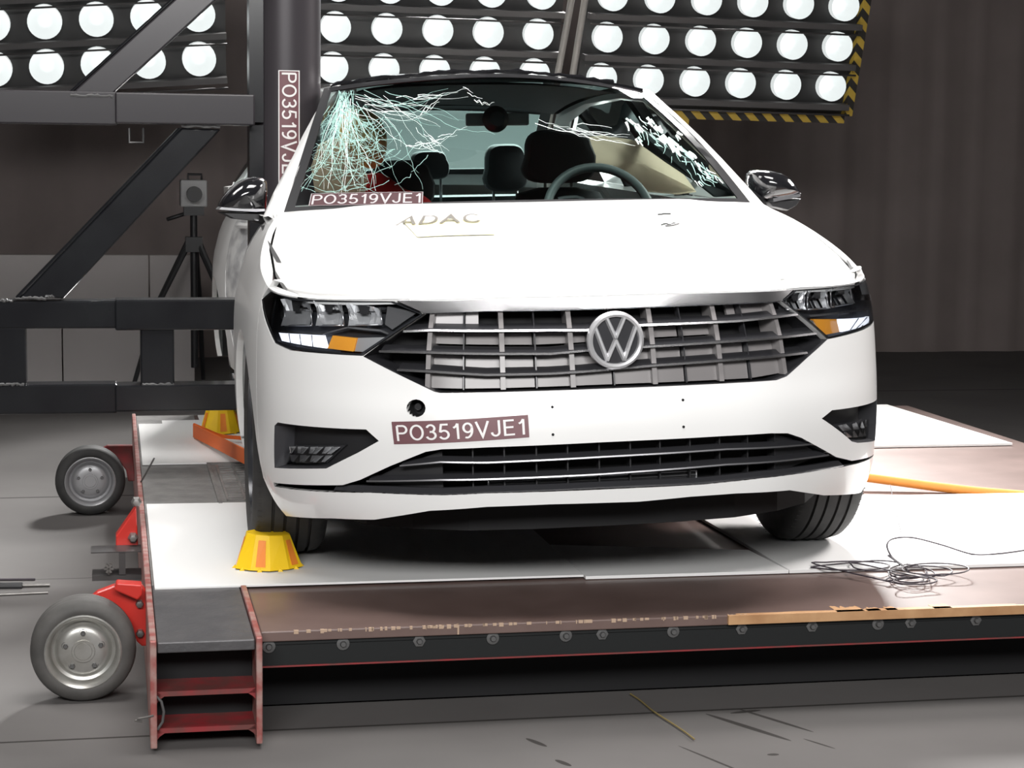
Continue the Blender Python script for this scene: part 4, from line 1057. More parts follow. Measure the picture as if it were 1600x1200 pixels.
wsc = panel('windscreen', [(-.985, .0), (.985, .0), (.985, .985), (-.985, .985)], ws, GL_W, car, step=.08)
mb = MB(); panel_mesh(mb, [(-1, -.06), (1, -.06), (1, 1), (-1, 1)], ws, .1, holes=[[(-.96, .03), (.955, .03), (.94, .955), (.3, .965), (-.3, .965), (-.95, .955)]], off=.002, flange=.006)
mb.build('window_seal', M['blackp'], wsc)
def roof(x, y, off=0):
    e = min(1, abs(x) / .60)
    p = (x, y, smooth_interp(y, [1.7, 1.9, 2.3, 2.8, 3.2, 3.5], [1.418, 1.436, 1.462, 1.456, 1.422, 1.375]) - .062 * e ** 2.6 + off)
    return sag(p)
rfr = [ws0(-1 + 2 * i / 16, 1.0)[:2] for i in range(17)]
rpoly = [(x * 1.0, y) for x, y in rfr] + [(.585, 2.3), (.58, 2.9), (.56, 3.34)] + [(.56 - 1.12 * i / 8, 3.34 + .06 * (1 - (1 - i / 4) ** 2)) for i in range(1, 8)] + [(-.56, 3.34), (-.58, 2.9), (-.585, 2.3)]
def roofd(x, y, off=0): return dent(roof(x, y, off))
rf = panel('roof', rpoly, roofd, M['roof'], car, step=.05, flange=.02)
mb = MB()      # crumpled front edge of the roof panel
L = [Vector(ws(-.96 + 1.75 * i / 40, 1.0, .006)) + Vector((0, .01 + random.uniform(-.004, .004), .004 + random.uniform(-.003, .004))) for i in range(41)]
mb.tube(L, [random.uniform(.005, .011) for _ in L], 6); mb.build('roof_front_edge', M['roof'], rf)
# white pillars and roof rails
def rail_pts(sg):
    A = [(ws0(sg, v)) for v in (-.08, .1, .3, .5, .7, .9, 1.0)]
    B = [(.80, 1.27, .985), (.765, 1.40, 1.055), (.722, 1.53, 1.13), (.680, 1.66, 1.205), (.640, 1.80, 1.28), (.608, 1.92, 1.34), (.600, 1.99, 1.365)]
    A += [(sg * .585, 2.3, 1.395), (sg * .58, 2.9, 1.39), (sg * .56, 3.34, 1.345), (sg * .585, 3.6, 1.24), (sg * .61, 3.98, 1.09)]
    B += [(.618, 2.4, 1.385), (.612, 2.9, 1.375), (.615, 3.3, 1.32), (.66, 3.6, 1.22), (.76, 4.05, 1.06)]
    return [sag(p) for p in A], [sag((sg * x, y, z)) for x, y, z in B]
for sg in (-1, 1):
    A, B = rail_pts(sg); mb = MB(); vs = []
    for a, b_ in zip(A, B):
        a, b_ = dent(a), dent(b_)
        m_ = [(a[i] + b_[i]) / 2 for i in range(3)]
        vs += [(a[0], a[1], a[2] + .004), (m_[0] + sg * .010, m_[1] - .004, m_[2] + .014), (b_[0], b_[1], b_[2]), (b_[0] - sg * .012, b_[1], b_[2] - .025), (a[0], a[1] + .01, a[2] - .03)]
    fs = []
    for i in range(len(A) - 1):
        for j in range(5): fs.append((5 * i + j, 5 * i + (j + 1) % 5, 5 * i + 5 + (j + 1) % 5, 5 * i + 5 + j))
    mb.add(vs, fs, 0, True); mb.build('roof_rail', M['white'], car, auto=50)
    # side windows from belt to rail
    def side(yv, t, off=0, sg=sg):
        xb = interp(yv, [1.2, 1.5, 2.5, 3.4, 4.0], [.815, .825, .83, .825, .78]); zb = belt(yv) - .01
        yr = [b[1] for b in B]; xr = interp(yv, yr, [abs(b[0]) for b in B]); zr = interp(yv, yr, [b[2] for b in B])
        return dent((sg * (xb + (xr - xb) * t + .02 * math.sin(PI * t) + off), yv, zb + (zr - zb) * t))
    for y0, y1, nm in ((1.36, 2.27, 'side_window'), (2.39, 3.12, 'side_window'), (3.17, 3.55, 'quarter_window')):
        pl = [(y0, 0), (y1, 0), (y1, .97), (y0, .97)]
        if not (sg < 0 and nm == 'side_window' and y0 < 2): panel(nm, pl, side, GL_S, car, step=.12)
    for y0, y1 in ((2.27, 2.39), (3.12, 3.17)):
        panel('door_pillar', [(y0, 0), (y1, 0), (y1, 1), (y0, 1)], side, M['blackp'], car, step=.06, flange=.02)
    panel('window_trim', [(1.3, -.04), (3.9, -.04), (3.9, .02), (1.3, .02)], side, M['chrome'], car, step=.08, off=.004, flange=.01)
# rear window, boot lid
def rw(u, v, off=0):
    hw = .60 + (.53 - .60) * v; c_ = 1 - u * u
    return (hw * u, 4.0 - .62 * v + .07 * c_, 1.085 + .265 * v + .03 * c_ * v + .02 * math.sin(PI * v) + off)
panel('rear_window', [(-1, 0), (1, 0), (1, 1), (-1, 1)], rw, GL_R, car, step=.1)
mb = MB(); panel_mesh(mb, [(-1.02, -.03), (1.02, -.03), (1.02, 1.03), (-1.02, 1.03)], rw, .1, holes=[[(-.94, .06), (.94, .06), (.94, .93), (-.94, .93)]], off=-.003, flange=.006); mb.build('rear_window_seal', M['blackp'], car)
def boot(x, y, off=0): return (x, y, 1.085 - .045 * (abs(x) / .8) ** 2.5 - .02 * max(0, y - 4.0) ** 2 + off)
mb = MB(); bp_ = [(-.60, 4.02), (-.3, 4.06), (0, 4.075), (.3, 4.06), (.60, 4.02), (.79, 4.08), (.80, 4.3), (.68, 4.48), (.46, 4.57), (0, 4.60), (-.46, 4.57), (-.68, 4.48), (-.80, 4.3), (-.79, 4.08)]
panel_mesh(mb, bp_, boot, .08, flange=.05); mb.build('boot_lid', M['white'], car)
# shoulder strips between belt line and windows
for sg in (-1, 1):
    mb = MB(); vs = []; ys_ = [1.28 + 2.85 * i / 40 for i in range(41)]
    for y in ys_:
        a = shell(sg * sy(y), T(sy(y))); xb = interp(y, [1.2, 1.5, 2.5, 3.4, 4.0, 4.2], [.80, .815, .82, .815, .77, .76]); b_ = dent((sg * xb, y, belt(y) + .004)); vs += [a, b_]
    mb.add(vs, [(2 * i, 2 * i + 1, 2 * i + 3, 2 * i + 2) for i in range(40)], 0, True); mb.build('door_shoulder', M['white'], car)
# cowl panel under the windscreen
mb = MB(); n = 24; vs = []
for i in range(n + 1):
    u = -1 + 2 * i / n; a = ws0(u, -.02); vs += [(a[0], a[1] - .10, a[2] - .035), (a[0], a[1] + .01, a[2] - .012)]
mb.add(vs, [(2 * i, 2 * i + 1, 2 * i + 3, 2 * i + 2) for i in range(n)]); mb.build('cowl_panel', M['blackp'], car)
mb = MB(); p = [onY(x, y, 1.17) for x, y in ((872, 312), (882, 310), (900, 309), (912, 312))]; mb.tube(p, .008, 8); mb.build('wiper_arm', M['blackp'], car)

# sticker at the foot of the windscreen, colours darkened to offset the strong light
sticker('number_sticker', [invW(482, 323), invW(660, 320), invW(661, 301), invW(486, 304)], ws, .004, wsc, mx_=.02, my_=.10, mats=(mat('sticker_plum_darkened', (.07, .025, .03), .6), mat('sticker_white_darkened', (.50, .47, .48), .6)), label='plum sticker lettered PO3519VJE1 at the foot of the windscreen', border=.006)

# cracks in the windscreen
random.seed(11)
def crack_ribbon(mb, pts, w):
    n = len(pts)
    for i in range(n - 1):
        a, b_ = pts[i], pts[i + 1]; dx, dy = b_[0] - a[0], b_[1] - a[1]; L = math.hypot(dx, dy) or 1; w0 = w * (1 - .75 * i / n); w1 = w * (1 - .75 * (i + 1) / n)
        nx, ny = -dy / L, dx / L; P_ = []
        for (x, y), ww in ((a, w0), (a, -w0), (b_, -w1), (b_, w1)):
            X = x + nx * ww; Y = y + ny * ww; P_.append(px2w(X, Y))
        mb.add(P_, [(0, 1, 2, 3)])
# bilinear lookup of windscreen coordinates on a coarse pixel lattice (keeps crack drawing quick)
_gx = [460 + 24 * i for i in range(30)]; _gy = [120 + 20 * i for i in range(11)]
_tab = {}
def px2w(X, Y):
    i = max(0, min(28, int((X - 460) // 24))); j = max(0, min(9, int((Y - 120) // 20)))
    for a in (i, i + 1):
        for b_ in (j, j + 1):
            if (a, b_) not in _tab: _tab[(a, b_)] = invW(_gx[a], _gy[b_])
    fx_, fy = (X - _gx[i]) / 24, (Y - _gy[j]) / 20
    q = [_tab[(i, j)], _tab[(i + 1, j)], _tab[(i + 1, j + 1)], _tab[(i, j + 1)]]
    u, v = quadmap(q, fx_, fy); return ws(max(-.97, min(.97, u)), max(.02, min(.965, v)), .004)
def wander(x, y, an, L, jit=.22, st=9, curl=0):
    pts = [(x, y)]; n = max(2, int(L / st))
    for _ in range(n):
        an += random.uniform(-jit, jit) + curl; x += st * math.cos(an); y += st * math.sin(an); pts.append((x, y))
    return pts
def inws(p): return p[1] < 305 - (0) and p[0] > 520 - (p[1] - 135) * .33 and p[1] > 132
mb, mw = MB(), MB()
for k in range(64):
    an = math.radians(random.triangular(45, 128, 100)); L = random.uniform(40, 190)
    q0 = random.uniform(0, 40); pts = [p for p in wander(541 + q0 * math.cos(an) + random.uniform(-14, 12), 140 + q0 * math.sin(an), an, L, .27) if inws(p)]
    if len(pts) > 2: crack_ribbon(mb if k % 4 else mw, pts, random.uniform(.25, .7))
    if len(pts) > 6:
        for _ in range(2):
            q = random.choice(pts[3:]); b_ = [p for p in wander(*q, an + random.choice((-1, 1)) * random.uniform(.5, 1.3), random.uniform(15, 60), .3, 6) if inws(p)]
            if len(b_) > 1: crack_ribbon(mb, b_, .35)
for k in range(22):
    an = math.radians(random.uniform(-2, 50)); L = random.uniform(60, 200)
    pts = [p for p in wander(545 + random.uniform(-12, 60), 146 + random.uniform(-6, 40), an, L, .30) if inws(p)]
    if len(pts) > 2: crack_ribbon(mw if k % 2 else mb, pts, random.uniform(.2, .5))
for k in range(60):       # arcs around the blow
    r_ = random.uniform(25, 175); a0 = math.radians(random.uniform(35, 120)); da = random.uniform(.15, .5)
    pts = [(543 + r_ * math.cos(a0 + da * i / 6) + random.uniform(-2, 2), 142 + r_ * math.sin(a0 + da * i / 6) + random.uniform(-2, 2)) for i in range(7)]
    pts = [p for p in pts if inws(p)]
    if len(pts) > 2: crack_ribbon(mb, pts, random.uniform(.25, .5))
for (x0, y0, x1, y1, n_) in ((560, 158, 760, 150, 3), (560, 162, 735, 172, 3), (640, 185, 700, 150, 2), (650, 205, 700, 235, 8), (640, 225, 720, 205, 6), (820, 185, 980, 212, 7), (860, 190, 1000, 225, 5), (715, 140, 770, 160, 4), (600, 150, 740, 140, 3)):
    for _ in range(n_):
        xa, ya = x0 + random.uniform(-10, 10), y0 + random.uniform(-8, 8); n = 14
        pts = [(xa + (x1 - x0) * i / n, ya + (y1 - y0) * i / n + random.uniform(-3, 3) + 6 * math.sin(PI * i / n)) for i in range(n + 1)]
        a0 = random.randint(0, 6); crack_ribbon(mw, pts[a0:a0 + random.randint(5, 9)], random.uniform(.25, .5))
# painted glints: pale patches for light caught in crazed glass beside the right pillar
for (xc, yc, L, w) in ((990, 197, 22, 3.4), (1004, 207, 24, 3.2), (1032, 205, 16, 5), (1040, 222, 22, 6), (1055, 232, 26, 6), (1068, 240, 24, 5), (1082, 250, 20, 4), (1018, 195, 16, 3), (1095, 262, 20, 3), (1112, 276, 20, 2.2), (1000, 222, 12, 3), (1125, 284, 14, 2), (1060, 215, 10, 3), (1092, 288, 10, 2)):
    an = math.radians(random.uniform(38, 55))
    for j in range(3):
        pts = wander(xc - L * .4 + random.uniform(-4, 4), yc - L * .4 + random.uniform(-4, 4), an, L * .8, .35, 5); crack_ribbon(mw if j else mb, pts, w * random.uniform(.35, .8))
for k in range(46):
    t_ = random.random(); pts = wander(995 + 110 * t_ + random.uniform(-12, 12), 188 + 88 * t_ + random.uniform(-9, 9), math.radians(random.uniform(25, 70)), random.uniform(8, 26), .4, 5); crack_ribbon(mb, pts, random.uniform(.4, 1))
tag(mb.build('crack_and_glint', M['crack'], wsc), 'pale green cracks and painted glints in the windscreen', kind='stuff'); tag(mw.build('crack_and_glint', M['crackw'], wsc), 'white cracks and painted glints in the windscreen', kind='stuff')

# ---- door mirrors
def pillow(mb, out, ax, depths):   # outline points, pushed along ax while shrinking to the centre
    c_ = Vector((0, 0, 0))
    for p in out: c_ += Vector(p)
    c_ /= len(out); n = len(out); vs = []
    for k, d in depths: vs += [c_ + (Vector(p) - c_) * k + Vector(ax) * d for p in out]
    fs = []
    for j in range(len(depths) - 1):
        for i in range(n): fs.append((j * n + i, j * n + (i + 1) % n, j * n + n + (i + 1) % n, j * n + n + i))
    fs.append(tuple(range(n))); fs.append(tuple(range((len(depths) - 1) * n, len(depths) * n)))
    mb.add(vs, fs, 0, True)
def mirror(px, strip_, base, stalk, yl, white=None):
    mb = MB(); out = [onY(x, y, yl) for x, y in px]
    pillow(mb, out, (0, -1, 0), [(.93, -.045), (1, -.03), (1, 0), (.97, .03), (.88, .06), (.7, .085), (.4, .10), (.1, .105)]); mo = mb.build('door_mirror', M['roof'], car, auto=60)
    mb = MB(); pillow(mb, [onY(x, y, yl - .055) for x, y in strip_], (0, -1, 0), [(1, -.06), (1, 0), (.9, .02)]); mb.build('indicator_strip', M['satin'], mo)
    mb = MB(); pillow(mb, [onY(x, y, yl) for x, y in base], (0, -1, 0), [(.9, -.05), (1, -.02), (1, .03), (.8, .05)]); mb.build('mirror_base', M['blackp'], mo)
    mb = MB(); mb.tube([onY(x, y, yl) if i < 1 else onY(x, y, yl - .05) for i, (x, y) in enumerate(stalk)], [.02, .022, .028][:len(stalk)], 10); mb.build('mirror_stalk', M['blackp'], mo)
    mb = MB(); mb.add([tuple(Vector((0, .045, 0)) + Vector(sum((Vector(q) for q in out), Vector()) / len(out)) + (Vector(p) - Vector(sum((Vector(q) for q in out), Vector()) / len(out))) * .9) for p in out], [tuple(range(len(out)))]); mb.build('mirror_glass', M['chrome'], mo)
mirror([(417, 327), (418, 300), (417, 284), (411, 278), (396, 276), (385, 278), (372, 284), (358, 295), (347, 308), (341, 318), (339, 327), (360, 331), (395, 332)],
       [(338, 327), (360, 329), (400, 331), (417, 330), (417, 326), (380, 326), (342, 323)], [(340, 331), (418, 333), (421, 342), (395, 345), (360, 341)], [(395, 338), (418, 340), (436, 338)], 1.46)
mirror([(1170, 300), (1168, 285), (1170, 272), (1177, 266), (1196, 266), (1215, 270), (1230, 277), (1240, 290), (1249, 304), (1235, 308), (1205, 313), (1182, 312)],
       [(1203, 316), (1225, 312), (1250, 307), (1250, 302), (1225, 305), (1203, 310)], [(1186, 314), (1247, 310), (1240, 321), (1225, 329), (1195, 322)], [(1195, 318), (1180, 312), (1165, 306)], 1.46)

# ---- cabin
mb = MB(); n = 24; vs = []
for i in range(n + 1):
    u = -1 + 2 * i / n; hump = .022 * math.exp(-((u - .5) / .28) ** 2)
    for v_, dz in ((1.27, -.045), (1.40, -.03), (1.55, -.012), (1.68, -.006), (1.74, -.03), (1.76, -.25)):
        x = u * (.72 - .02 * (v_ - 1.27)); vs.append(dent((x, v_ - .10 * (1 - u * u) * max(0, (1.7 - v_)), .985 + dz + (hump if 1.5 < v_ < 1.75 else 0))))
mb.add(vs, [(6 * i + j, 6 * i + j + 1, 6 * i + 7 + j, 6 * i + 6 + j) for i in range(n) for j in range(5)], 0, True); mb.build('dashboard', M['dash'], car)
mb = MB(); mb.b2((-.55, 1.3, .30), (.72, 4.2, .34)); mb.build('cabin_floor', M['dark'], car)
mb = MB(); panel_mesh(mb, [(-.52, 1.95), (.54, 1.95), (.53, 3.3), (-.50, 3.3)], roofd, .12, off=-.035); mb.build('headliner', M['liner'], car)
cw = Vector(onY(937, 336, 1.86)); sm = Matrix.Translation(cw) @ Matrix.Rotation(math.radians(62), 4, 'X')
mb = MB(); mb.tube([sm @ Vector((.185 * math.cos(2 * PI * k / 40), .185 * math.sin(2 * PI * k / 40), 0)) for k in range(40)], .016, 10, closed=True); stw = mb.build('steering_wheel', M['wheelr'], car)
mb = MB(); pillow(mb, [sm @ Vector((.07 * math.cos(2 * PI * k / 16), .055 * math.sin(2 * PI * k / 16), .02)) for k in range(16)], (0, -1, 0), [(1, 0), (.8, .02)])
for a in (0, 180, 270): mb.tube([sm @ Vector((.05 * math.cos(math.radians(a)), .05 * math.sin(math.radians(a)), 0)), sm @ Vector((.18 * math.cos(math.radians(a)), .18 * math.sin(math.radians(a)), 0))], .014, 8)
mb.build('wheel_hub', M['dash'], stw)
def seat(x, y, w, zb, zt, name='seat'):
    mb = MB(); n = 12
    rings = []
    for i, (z, ww, yy, dp) in enumerate(((.34, w * .9, y - .05, .10), (.55, w, y - .02, .11), (.75, w, y + .04, .10), (.9, w * .86, y + .09, .08), (zb, w * .62, y + .12, .06), (zb + .02, w * .3, y + .12, .03))):
        rings.append([(x + ww / 2 * math.copysign(abs(math.cos(2 * PI * k / 20)) ** .5, math.cos(2 * PI * k / 20)), yy + dp * math.copysign(abs(math.sin(2 * PI * k / 20)) ** .6, math.sin(2 * PI * k / 20)), z) for k in range(20)])
    mb.add([p for r in rings for p in r], [(20 * i + k, 20 * i + (k + 1) % 20, 20 * i + 20 + (k + 1) % 20, 20 * i + 20 + k) for i in range(len(rings) - 1) for k in range(20)] + [tuple(range(100, 120))], 0, True)
    st = mb.build(name, M['cloth'], car)
    mb = MB(); mb.b2((x - w / 2, y - .50, .34), (x + w / 2, y + .04, .52)); mb.build('seat_cushion', M['cloth'], st, bevel=.04)
    return st
def headrest(st, x, y, z, w, h):
    mb = MB(); out = [(x + w / 2 * math.copysign(abs(math.cos(a)) ** .55, math.cos(a)) * (1 - .12 * (math.sin(a) > 0)), y, z + h / 2 * math.copysign(abs(math.sin(a)) ** .55, math.sin(a))) for a in [2 * PI * k / 28 for k in range(28)]]
    pillow(mb, out, (0, -1, 0), [(.9, -.05), (1, -.03), (1, .02), (.92, .045), (.7, .055)]); hr_ = mb.build('headrest', M['cloth'], st)
    mb = MB()
    for s in (-.05, .05): mb.tube([(x + s, y, z - h / 2 + .02), (x + s, y + .01, z - h / 2 - .12)], .006, 8)
    mb.build('headrest_post', M['satin'], st)
st = seat(.37, 2.32, .50, 1.02, 0, 'driver_seat'); p = onY(872, 240, 2.42); headrest(st, p[0], 2.42, p[2] - .01, .28, .20)
st = seat(-.22, 2.45, .44, .98, 0, 'passenger_seat'); headrest(st, -.20, 2.60, 1.06, .25, .18)
mb = MB(); mb.b2((-.60, 3.15, .34), (.62, 3.45, .95)); rs = mb.build('rear_bench', M['cloth'], car, bevel=.05)
p = onY(789, 262, 3.42); headrest(rs, p[0], 3.42, p[2], .19, .20)
p = onY(670, 262, 3.42); headrest(rs, p[0], 3.42, p[2] + .01, .17, .12)
mb = MB(); mb.b2((-.62, 3.46, .92), (.66, 4.0, .99)); mb.build('parcel_shelf', M['cloth'], car)
# mirror and visors behind the glass
mb = MB(); a = onY(728, 197, 1.95); b_ = onY(826, 176, 1.95); mb.b2((a[0], 1.94, a[2]), (b_[0], 1.96, b_[2])); vz = mb.build('visor_panel', M['visor'], car, bevel=.006)
mb = MB(); c_ = onY(775, 186, 1.90); mb.lathe([(0, -.03), (.025, -.028), (.042, -.01), (.046, .01), (.04, .03)], Matrix.Translation(c_) @ RY, 24); mb.build('sensor_dome', M['blackp'], vz)
# curtain airbags
def bag(pts, yl, nm='curtain_airbag'):
    mb = MB(); n = len(pts); fr = [onY(x, y, yv) for (x, y), yv in zip(pts, yl)]; c_ = sum((Vector(p) for p in fr), Vector()) / n
    pillow(mb, fr, (0, -1, 0), [(.8, -.05), (.97, -.035), (1, 0), (.95, .03), (.75, .05), (.4, .062), (.1, .064)]); return mb.build(nm, M['bag'], car, auto=70)
bag([(918, 214), (940, 211), (985, 218), (1015, 226), (1040, 243), (1065, 268), (1088, 300), (1060, 304), (1010, 300), (975, 268), (935, 262), (921, 250)], [2.65, 2.6, 2.4, 2.2, 2.1, 2.0, 1.95, 1.95, 2.0, 2.3, 2.55, 2.65])
bag([(498, 225), (520, 215), (545, 222), (560, 250), (575, 275), (570, 304), (530, 304), (492, 300), (486, 260)], [2.12] * 9)
# fallen trim along the right pillar
mb = MB(); mb.prism([onY(x, y, yv) for x, y, yv in ((972, 184, 1.93), (990, 190, 1.93), (1062, 238, 1.72), (1120, 276, 1.56), (1156, 306, 1.42), (1118, 308, 1.42), (1085, 282, 1.56), (1040, 252, 1.72), (1000, 222, 1.88))], (0, .03, 0)); mb.build('pillar_trim', M['dash'], car, bevel=.004)

# ------------------------------------------------------------------ crash test dummy behind the cracked glass
hc = Vector(onY(568, 216, 2.12)); 
dm = thing('crash_test_dummy', CM @ Vector((hc.x, hc.y, .5)), 'yellow-headed crash test dummy in red, slumped behind the cracked windscreen', 'dummy', rotz=CYAW)
DI = dm.matrix_basis.inverted() if False else (Matrix.Translation(CM @ Vector((hc.x, hc.y, .5))) @ Matrix.Rotation(CYAW, 4, 'Z')).inverted() @ CM
def skin(name, J, Eg, m, parent):
    me = bpy.data.meshes.new(name); me.from_pydata([DI @ Vector(p[:3]) for p in J], Eg, []); me.materials.append(m)
    o = bpy.data.objects.new(name, me); C.objects.link(o); o.parent = parent
    s = o.modifiers.new('skin', 'SKIN'); s.use_smooth_shade = True
    for v, j in zip(me.skin_vertices[0].data, J): v.radius = (j[3], j[4] if len(j) > 4 else j[3])
    me.skin_vertices[0].data[0].use_root = True
    q = o.modifiers.new('subdivision', 'SUBSURF'); q.levels = q.render_levels = 2; return o
sh = Vector(onY(618, 298, 2.22))
x0 = sh.x - .02
J = [(x0, 2.30, .55, .13, .11), (x0 + .0, 2.30, .72, .13, .10), (x0, 2.28, .90, .135, .10), (sh.x - .06, 2.26, sh.z - .05, .09, .08), (hc.x + .02, 2.23, hc.z - .12, .05, .05),
     (sh.x + .10, 2.24, sh.z - .07, .065), (sh.x + .14, 2.10, .78, .05), (sh.x + .08, 1.90, .72, .038), (sh.x - .20, 2.24, sh.z - .10, .06), (sh.x - .18, 2.10, .80, .045), (sh.x - .14, 1.92, .74, .036),
     (x0 + .09, 2.10, .56, .08), (x0 + .11, 1.80, .60, .06), (x0 + .11, 1.62, .40, .045), (x0 - .09, 2.10, .56, .08), (x0 - .09, 1.80, .60, .06), (x0 - .09, 1.62, .40, .045)]
skin('body', J, [(0, 1), (1, 2), (2, 3), (3, 4), (3, 5), (5, 6), (6, 7), (3, 8), (8, 9), (9, 10), (0, 11), (11, 12), (12, 13), (0, 14), (14, 15), (15, 16)], M['dred'], dm)
# head with brow, nose, chin and ears
mb = MB(); n, m_ = 22, 28; vs = []
Rh = Matrix.Rotation(math.radians(-22), 3, 'Y') @ Matrix.Rotation(math.radians(24), 3, 'Z')
for i in range(n + 1):
    ph_ = PI * i / n
    for k in range(m_):
        a = 2 * PI * k / m_; x = .078 * math.sin(ph_) * math.cos(a); y = .098 * math.sin(ph_) * math.sin(a); z = .112 * math.cos(ph_)
        if z < 0: x *= 1 - 2.2 * -z * 1.2; y *= 1 - .9 * -z
        f = max(0, -math.sin(a)) * math.sin(ph_)
        y -= .022 * f ** 12 * math.exp(-((z + .012) / .022) ** 2) * 1.2          # nose
        y += .010 * f ** 2 * math.exp(-((z - .018) / .014) ** 2) * (1 if abs(x) > .012 else .2)      # eye sockets
        y -= .006 * f ** 3 * math.exp(-((z + .085) / .02) ** 2)
        y += .004 * f ** 4 * math.exp(-((z + .055) / .005) ** 2)       # mouth
        vs.append(DI @ (hc + Rh @ Vector((x, y, z))))
mb.add(vs, [(i * m_ + k, i * m_ + (k + 1) % m_, i * m_ + m_ + (k + 1) % m_, i * m_ + m_ + k) for i in range(n) for k in range(m_)], 0, True)
for s in (-1, 1): mb.lathe([(0, -.008), (.012, -.008), (.02, -.002), (.018, .008)], Matrix.Translation(DI @ (hc + Rh @ Vector((s * .076, .01, -.01)))) @ Matrix.Rotation(s * PI / 2, 4, 'Y'), 12)
mb.build('head', M['dskin'], dm, auto=80)

# ------------------------------------------------------------------ yellow bumper cones by the wheels
def ycone(u, v, rot, label, sc=1.0, first=None):
    if first:
        o = copy_tree(first); o.location = W(u, v, .002); o.rotation_euler = (0, 0, TH + rot); o['label'] = label; return o
    t = sled_thing('yellow_cone', u, v, .002, label, 'cone', 'yellow cones at the left wheels'); t.rotation_euler = (0, 0, TH + rot)
    n = 10; mb = MB(); rb, rt, h = .096, .062, .098; vs = []
    for k in range(n):
        a = 2 * PI * (k + .5) / n; rr = rb * (1.0 if k % 2 else .93)
        vs += [(rr * math.cos(a) * 1.02, rr * math.sin(a) * .8, .004), (rt * math.cos(a), rt * math.sin(a) * .8, h - .004 * math.cos(a))]
    vs += [(vs[2 * k + 1][0] * .86, vs[2 * k + 1][1] * .86, h) for k in range(n)]
    mb.add(vs, [(2 * k, 2 * ((k + 1) % n), 2 * ((k + 1) % n) + 1, 2 * k + 1) for k in range(n)] + [(2 * k + 1, 2 * ((k + 1) % n) + 1, 2 * n + (k + 1) % n, 2 * n + k) for k in range(n)] + [tuple(range(2 * n, 3 * n))])
    for k in range(0, n * 2, 2):
        a = PI * k / n; rr = rb * .95; mb.prism([(rr * math.cos(a) * 1.02 - .008, rr * math.sin(a) * .8, 0), (rr * math.cos(a) * 1.02 + .008, rr * math.sin(a) * .8, 0), (rr * math.cos(a) * 1.0, rr * math.sin(a) * .78, .010)], (0, .004, 0))
    mb.build('shell', M['yel'], t, bevel=.001)
    for k in (6, 4, 8):
        mb = MB(); p = []
        for f, g in ((.25, .1), (.75, .1), (.75, .85), (.25, .85)):
            A_ = Vector(vs[2 * k]); B_ = Vector(vs[2 * ((k + 1) % n)]); C_ = Vector(vs[2 * ((k + 1) % n) + 1]); D_ = Vector(vs[2 * k + 1])
            q = A_ * (1 - f) * (1 - g) + B_ * f * (1 - g) + C_ * f * g + D_ * (1 - f) * g; p.append(q)
        nn = (p[1] - p[0]).cross(p[3] - p[0]).normalized() 
        if nn.dot(Vector((p[0].x, p[0].y, 0))) < 0: nn = -nn
        mb.prism([q + nn * .0008 for q in p], nn * .001); mb.build('orange_mark', M['orn'], t)
    return t
u, v, _ = onz(419, 887); yc1 = ycone(u, v, 0, 'yellow cone with orange marks at the left front wheel')
ycone(.43, 8.10, .5, 'yellow cone at the rear wheel, mostly hidden behind the car', first=yc1)

# ------------------------------------------------------------------ straps and cables
def band(name, pts, w, m, label, cat, grp=None, thick=.004, edge=(0, 0, 1)):
    """flat band along world points"""
    o0 = Vector(pts[0]); o = thing(name, o0, label, cat, grp); mb = MB(); vs = []; e = Vector(edge)
    for i, p in enumerate(pts):
        p = Vector(p) - o0; t_ = (Vector(pts[min(i + 1, len(pts) - 1)]) - Vector(pts[max(i - 1, 0)])).normalized(); s = t_.cross(e).normalized() * thick
        ww = w[i] if isinstance(w, (list, tuple)) else w
        vs += [p + e * ww / 2 + s, p - e * ww / 2 + s, p - e * ww / 2 - s, p + e * ww / 2 - s]
    k = len(pts); mb.add(vs, [(4 * i + j, 4 * i + (j + 1) % 4, 4 * i + 4 + (j + 1) % 4, 4 * i + 4 + j) for i in range(k - 1) for j in range(4)] + [(0, 1, 2, 3), tuple(range(4 * k - 4, 4 * k))])
    mb.build('webbing', m, o); return o
def wp(px, py, v): u, vv, z = onv(px, py, v); return W(u, vv, z)
def smoothpath(P_, n=6):
    out = []; P_ = [Vector(p) for p in P_]
    for i in range(len(P_) - 1):
        p0, p1, p2, p3 = P_[max(0, i - 1)], P_[i], P_[i + 1], P_[min(len(P_) - 1, i + 2)]
        for k in range(n):
            t_ = k / n; out.append(.5 * (2 * p1 + (p2 - p0) * t_ + (2 * p0 - 5 * p1 + 4 * p2 - p3) * t_ * t_ + (3 * p1 - p0 - 3 * p2 + p3) * t_ ** 3))
    return out + [P_[-1]]
band('ratchet_strap', [wp(303, 673, 7.95), wp(345, 694, 7.4), wp(392, 718, 6.7), wp(430, 738, 6.3)], .052, M['strap'], 'orange strap slanting down behind the left front wheel', 'strap', 'orange tie-down straps')
band('strap_tail', smoothpath([wp(303, 664, 7.95), wp(322, 672, 7.9), wp(345, 681, 7.85), (wp(372, 684, 7.8)), wp(400, 686, 7.75)], 5), .014, M['strap'], 'thin orange strap tail looped at the rear wheel', 'strap')
t = thing('tie_rope', wp(1340, 745, 6.5), 'light orange rope running from under the car to the right edge', 'rope')
mb = MB(); o0 = wp(1340, 745, 6.5); mb.tube([p - o0 for p in smoothpath([wp(1340, 744, 6.5), wp(1400, 752, 6.45), wp(1460, 760, 6.4), wp(1530, 768, 6.35), wp(1600, 774, 6.3), wp(1700, 784, 6.2), wp(1850, 800, 6.05), wp(1980, 822, 5.95)], 5)], .0165, 12)
mb.build('rope', M['strap2'], t)

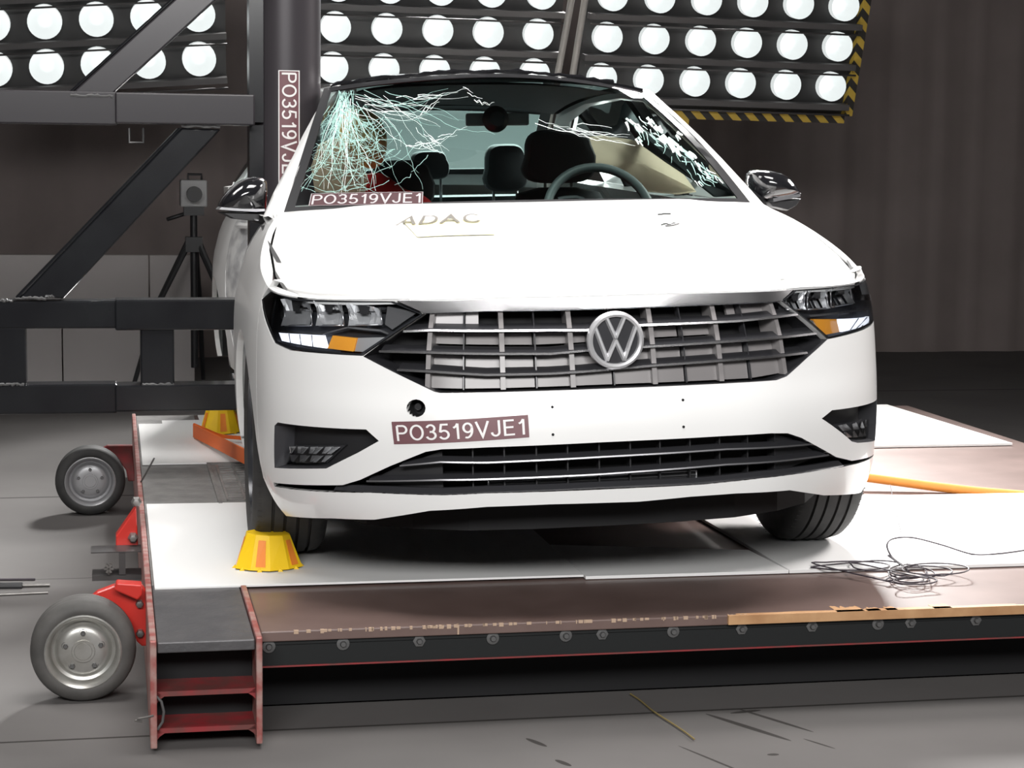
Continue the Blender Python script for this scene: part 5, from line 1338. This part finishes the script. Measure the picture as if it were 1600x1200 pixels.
def cable(name, P_, r, m, label, cat='cable', grp=None, n=6):
    o0 = Vector(P_[0]); o0.z = 0; t = thing(name, o0, label, cat, grp); mb = MB(); mb.tube([p - o0 for p in smoothpath(P_, n)], r, 6); mb.build('wire', m, t); return t
def gp(px, py, z=.004): u, v, zz = onz(px, py, z); return W(u, v, z)
loops = [(1418, 893, 30, 11), (1425, 898, 36, 12), (1440, 893, 48, 9), (1462, 889, 52, 9), (1415, 905, 28, 7), (1330, 884, 60, 7), (1372, 884, 40, 8), (1430, 907, 34, 6)]
P_ = []
for i, (cx_, cy_, a_, b_) in enumerate(loops):
    for k in range(12):
        an = 2 * PI * k / 12 + i * .7; P_.append(gp(cx_ + a_ * math.cos(an), cy_ + b_ * math.sin(an), .004 + .004 * (i % 4) + .003 * math.sin(k)))
cable('cable_tangle', P_, .0022, M['cable'], 'tangle of thin dark cable lying on the board edge at the right', n=4)
cable('loose_cable', [gp(1405, 880), gp(1392, 868, .02), gp(1386, 852, .05), gp(1395, 842, .06), gp(1425, 840, .05), gp(1470, 851, .02), gp(1520, 866), gp(1560, 865), gp(1605, 859), gp(1660, 850), gp(1760, 846), gp(1880, 858)], .0026, M['cable'], 'thin cable curving from the tangle to the right edge')
cable('loose_cable', [wp(1391, 758, 6.2), wp(1400, 800, 5.9), wp(1412, 850, 5.5), gp(1418, 885)], .0016, M['cable'], 'thin wire rising from the tangle toward the bumper corner')
cable('cable_stub', [gp(1388, 868, .02), gp(1398, 875, .015), gp(1412, 885, .01), gp(1420, 892)], .0035, M['cable'], 'short thick cable end in the middle of the tangle')
cable('yellow_wire', [W(*onz(x, y, FZ + .006)) for x, y in ((985, 1084), (1000, 1094), (1022, 1112), (1050, 1130), (1068, 1142), (1085, 1155))], .0022, mat('dull_yellow_wire', (.25, .19, .07), .6), 'dull yellow wire lying on the floor in front of the sled')
# rods lying on the floor at the left
def rod(a, b_, r, m, label, grip=None):
    A_ = W(*onz(*a, FZ + r)); B_ = W(*onz(*b_, FZ + r)); t = thing('floor_rod', A_, label, 'rod', 'rods on the floor at the left'); mb = MB(); mb.cyl((0, 0, 0), B_ - A_, r, 10); mb.build('bar', m, t)
    if grip:
        D = W(*onz(*grip, FZ + r)) - A_; mb = MB(); mb.cyl((0, 0, 0), D, r * 2.2, 12); mb.build('grip', M['blackp'], t)
rod((-60, 917), (78, 914), .006, M['steel'], 'steel rod with a thick black grip on the floor', (35, 916))
rod((-60, 906), (55, 905), .004, M['cable'], 'thin dark rod on the floor, farther of the thin pair')
rod((-60, 932), (75, 926), .004, M['steel'], 'thin pale rod on the floor, nearer of the thin pair')
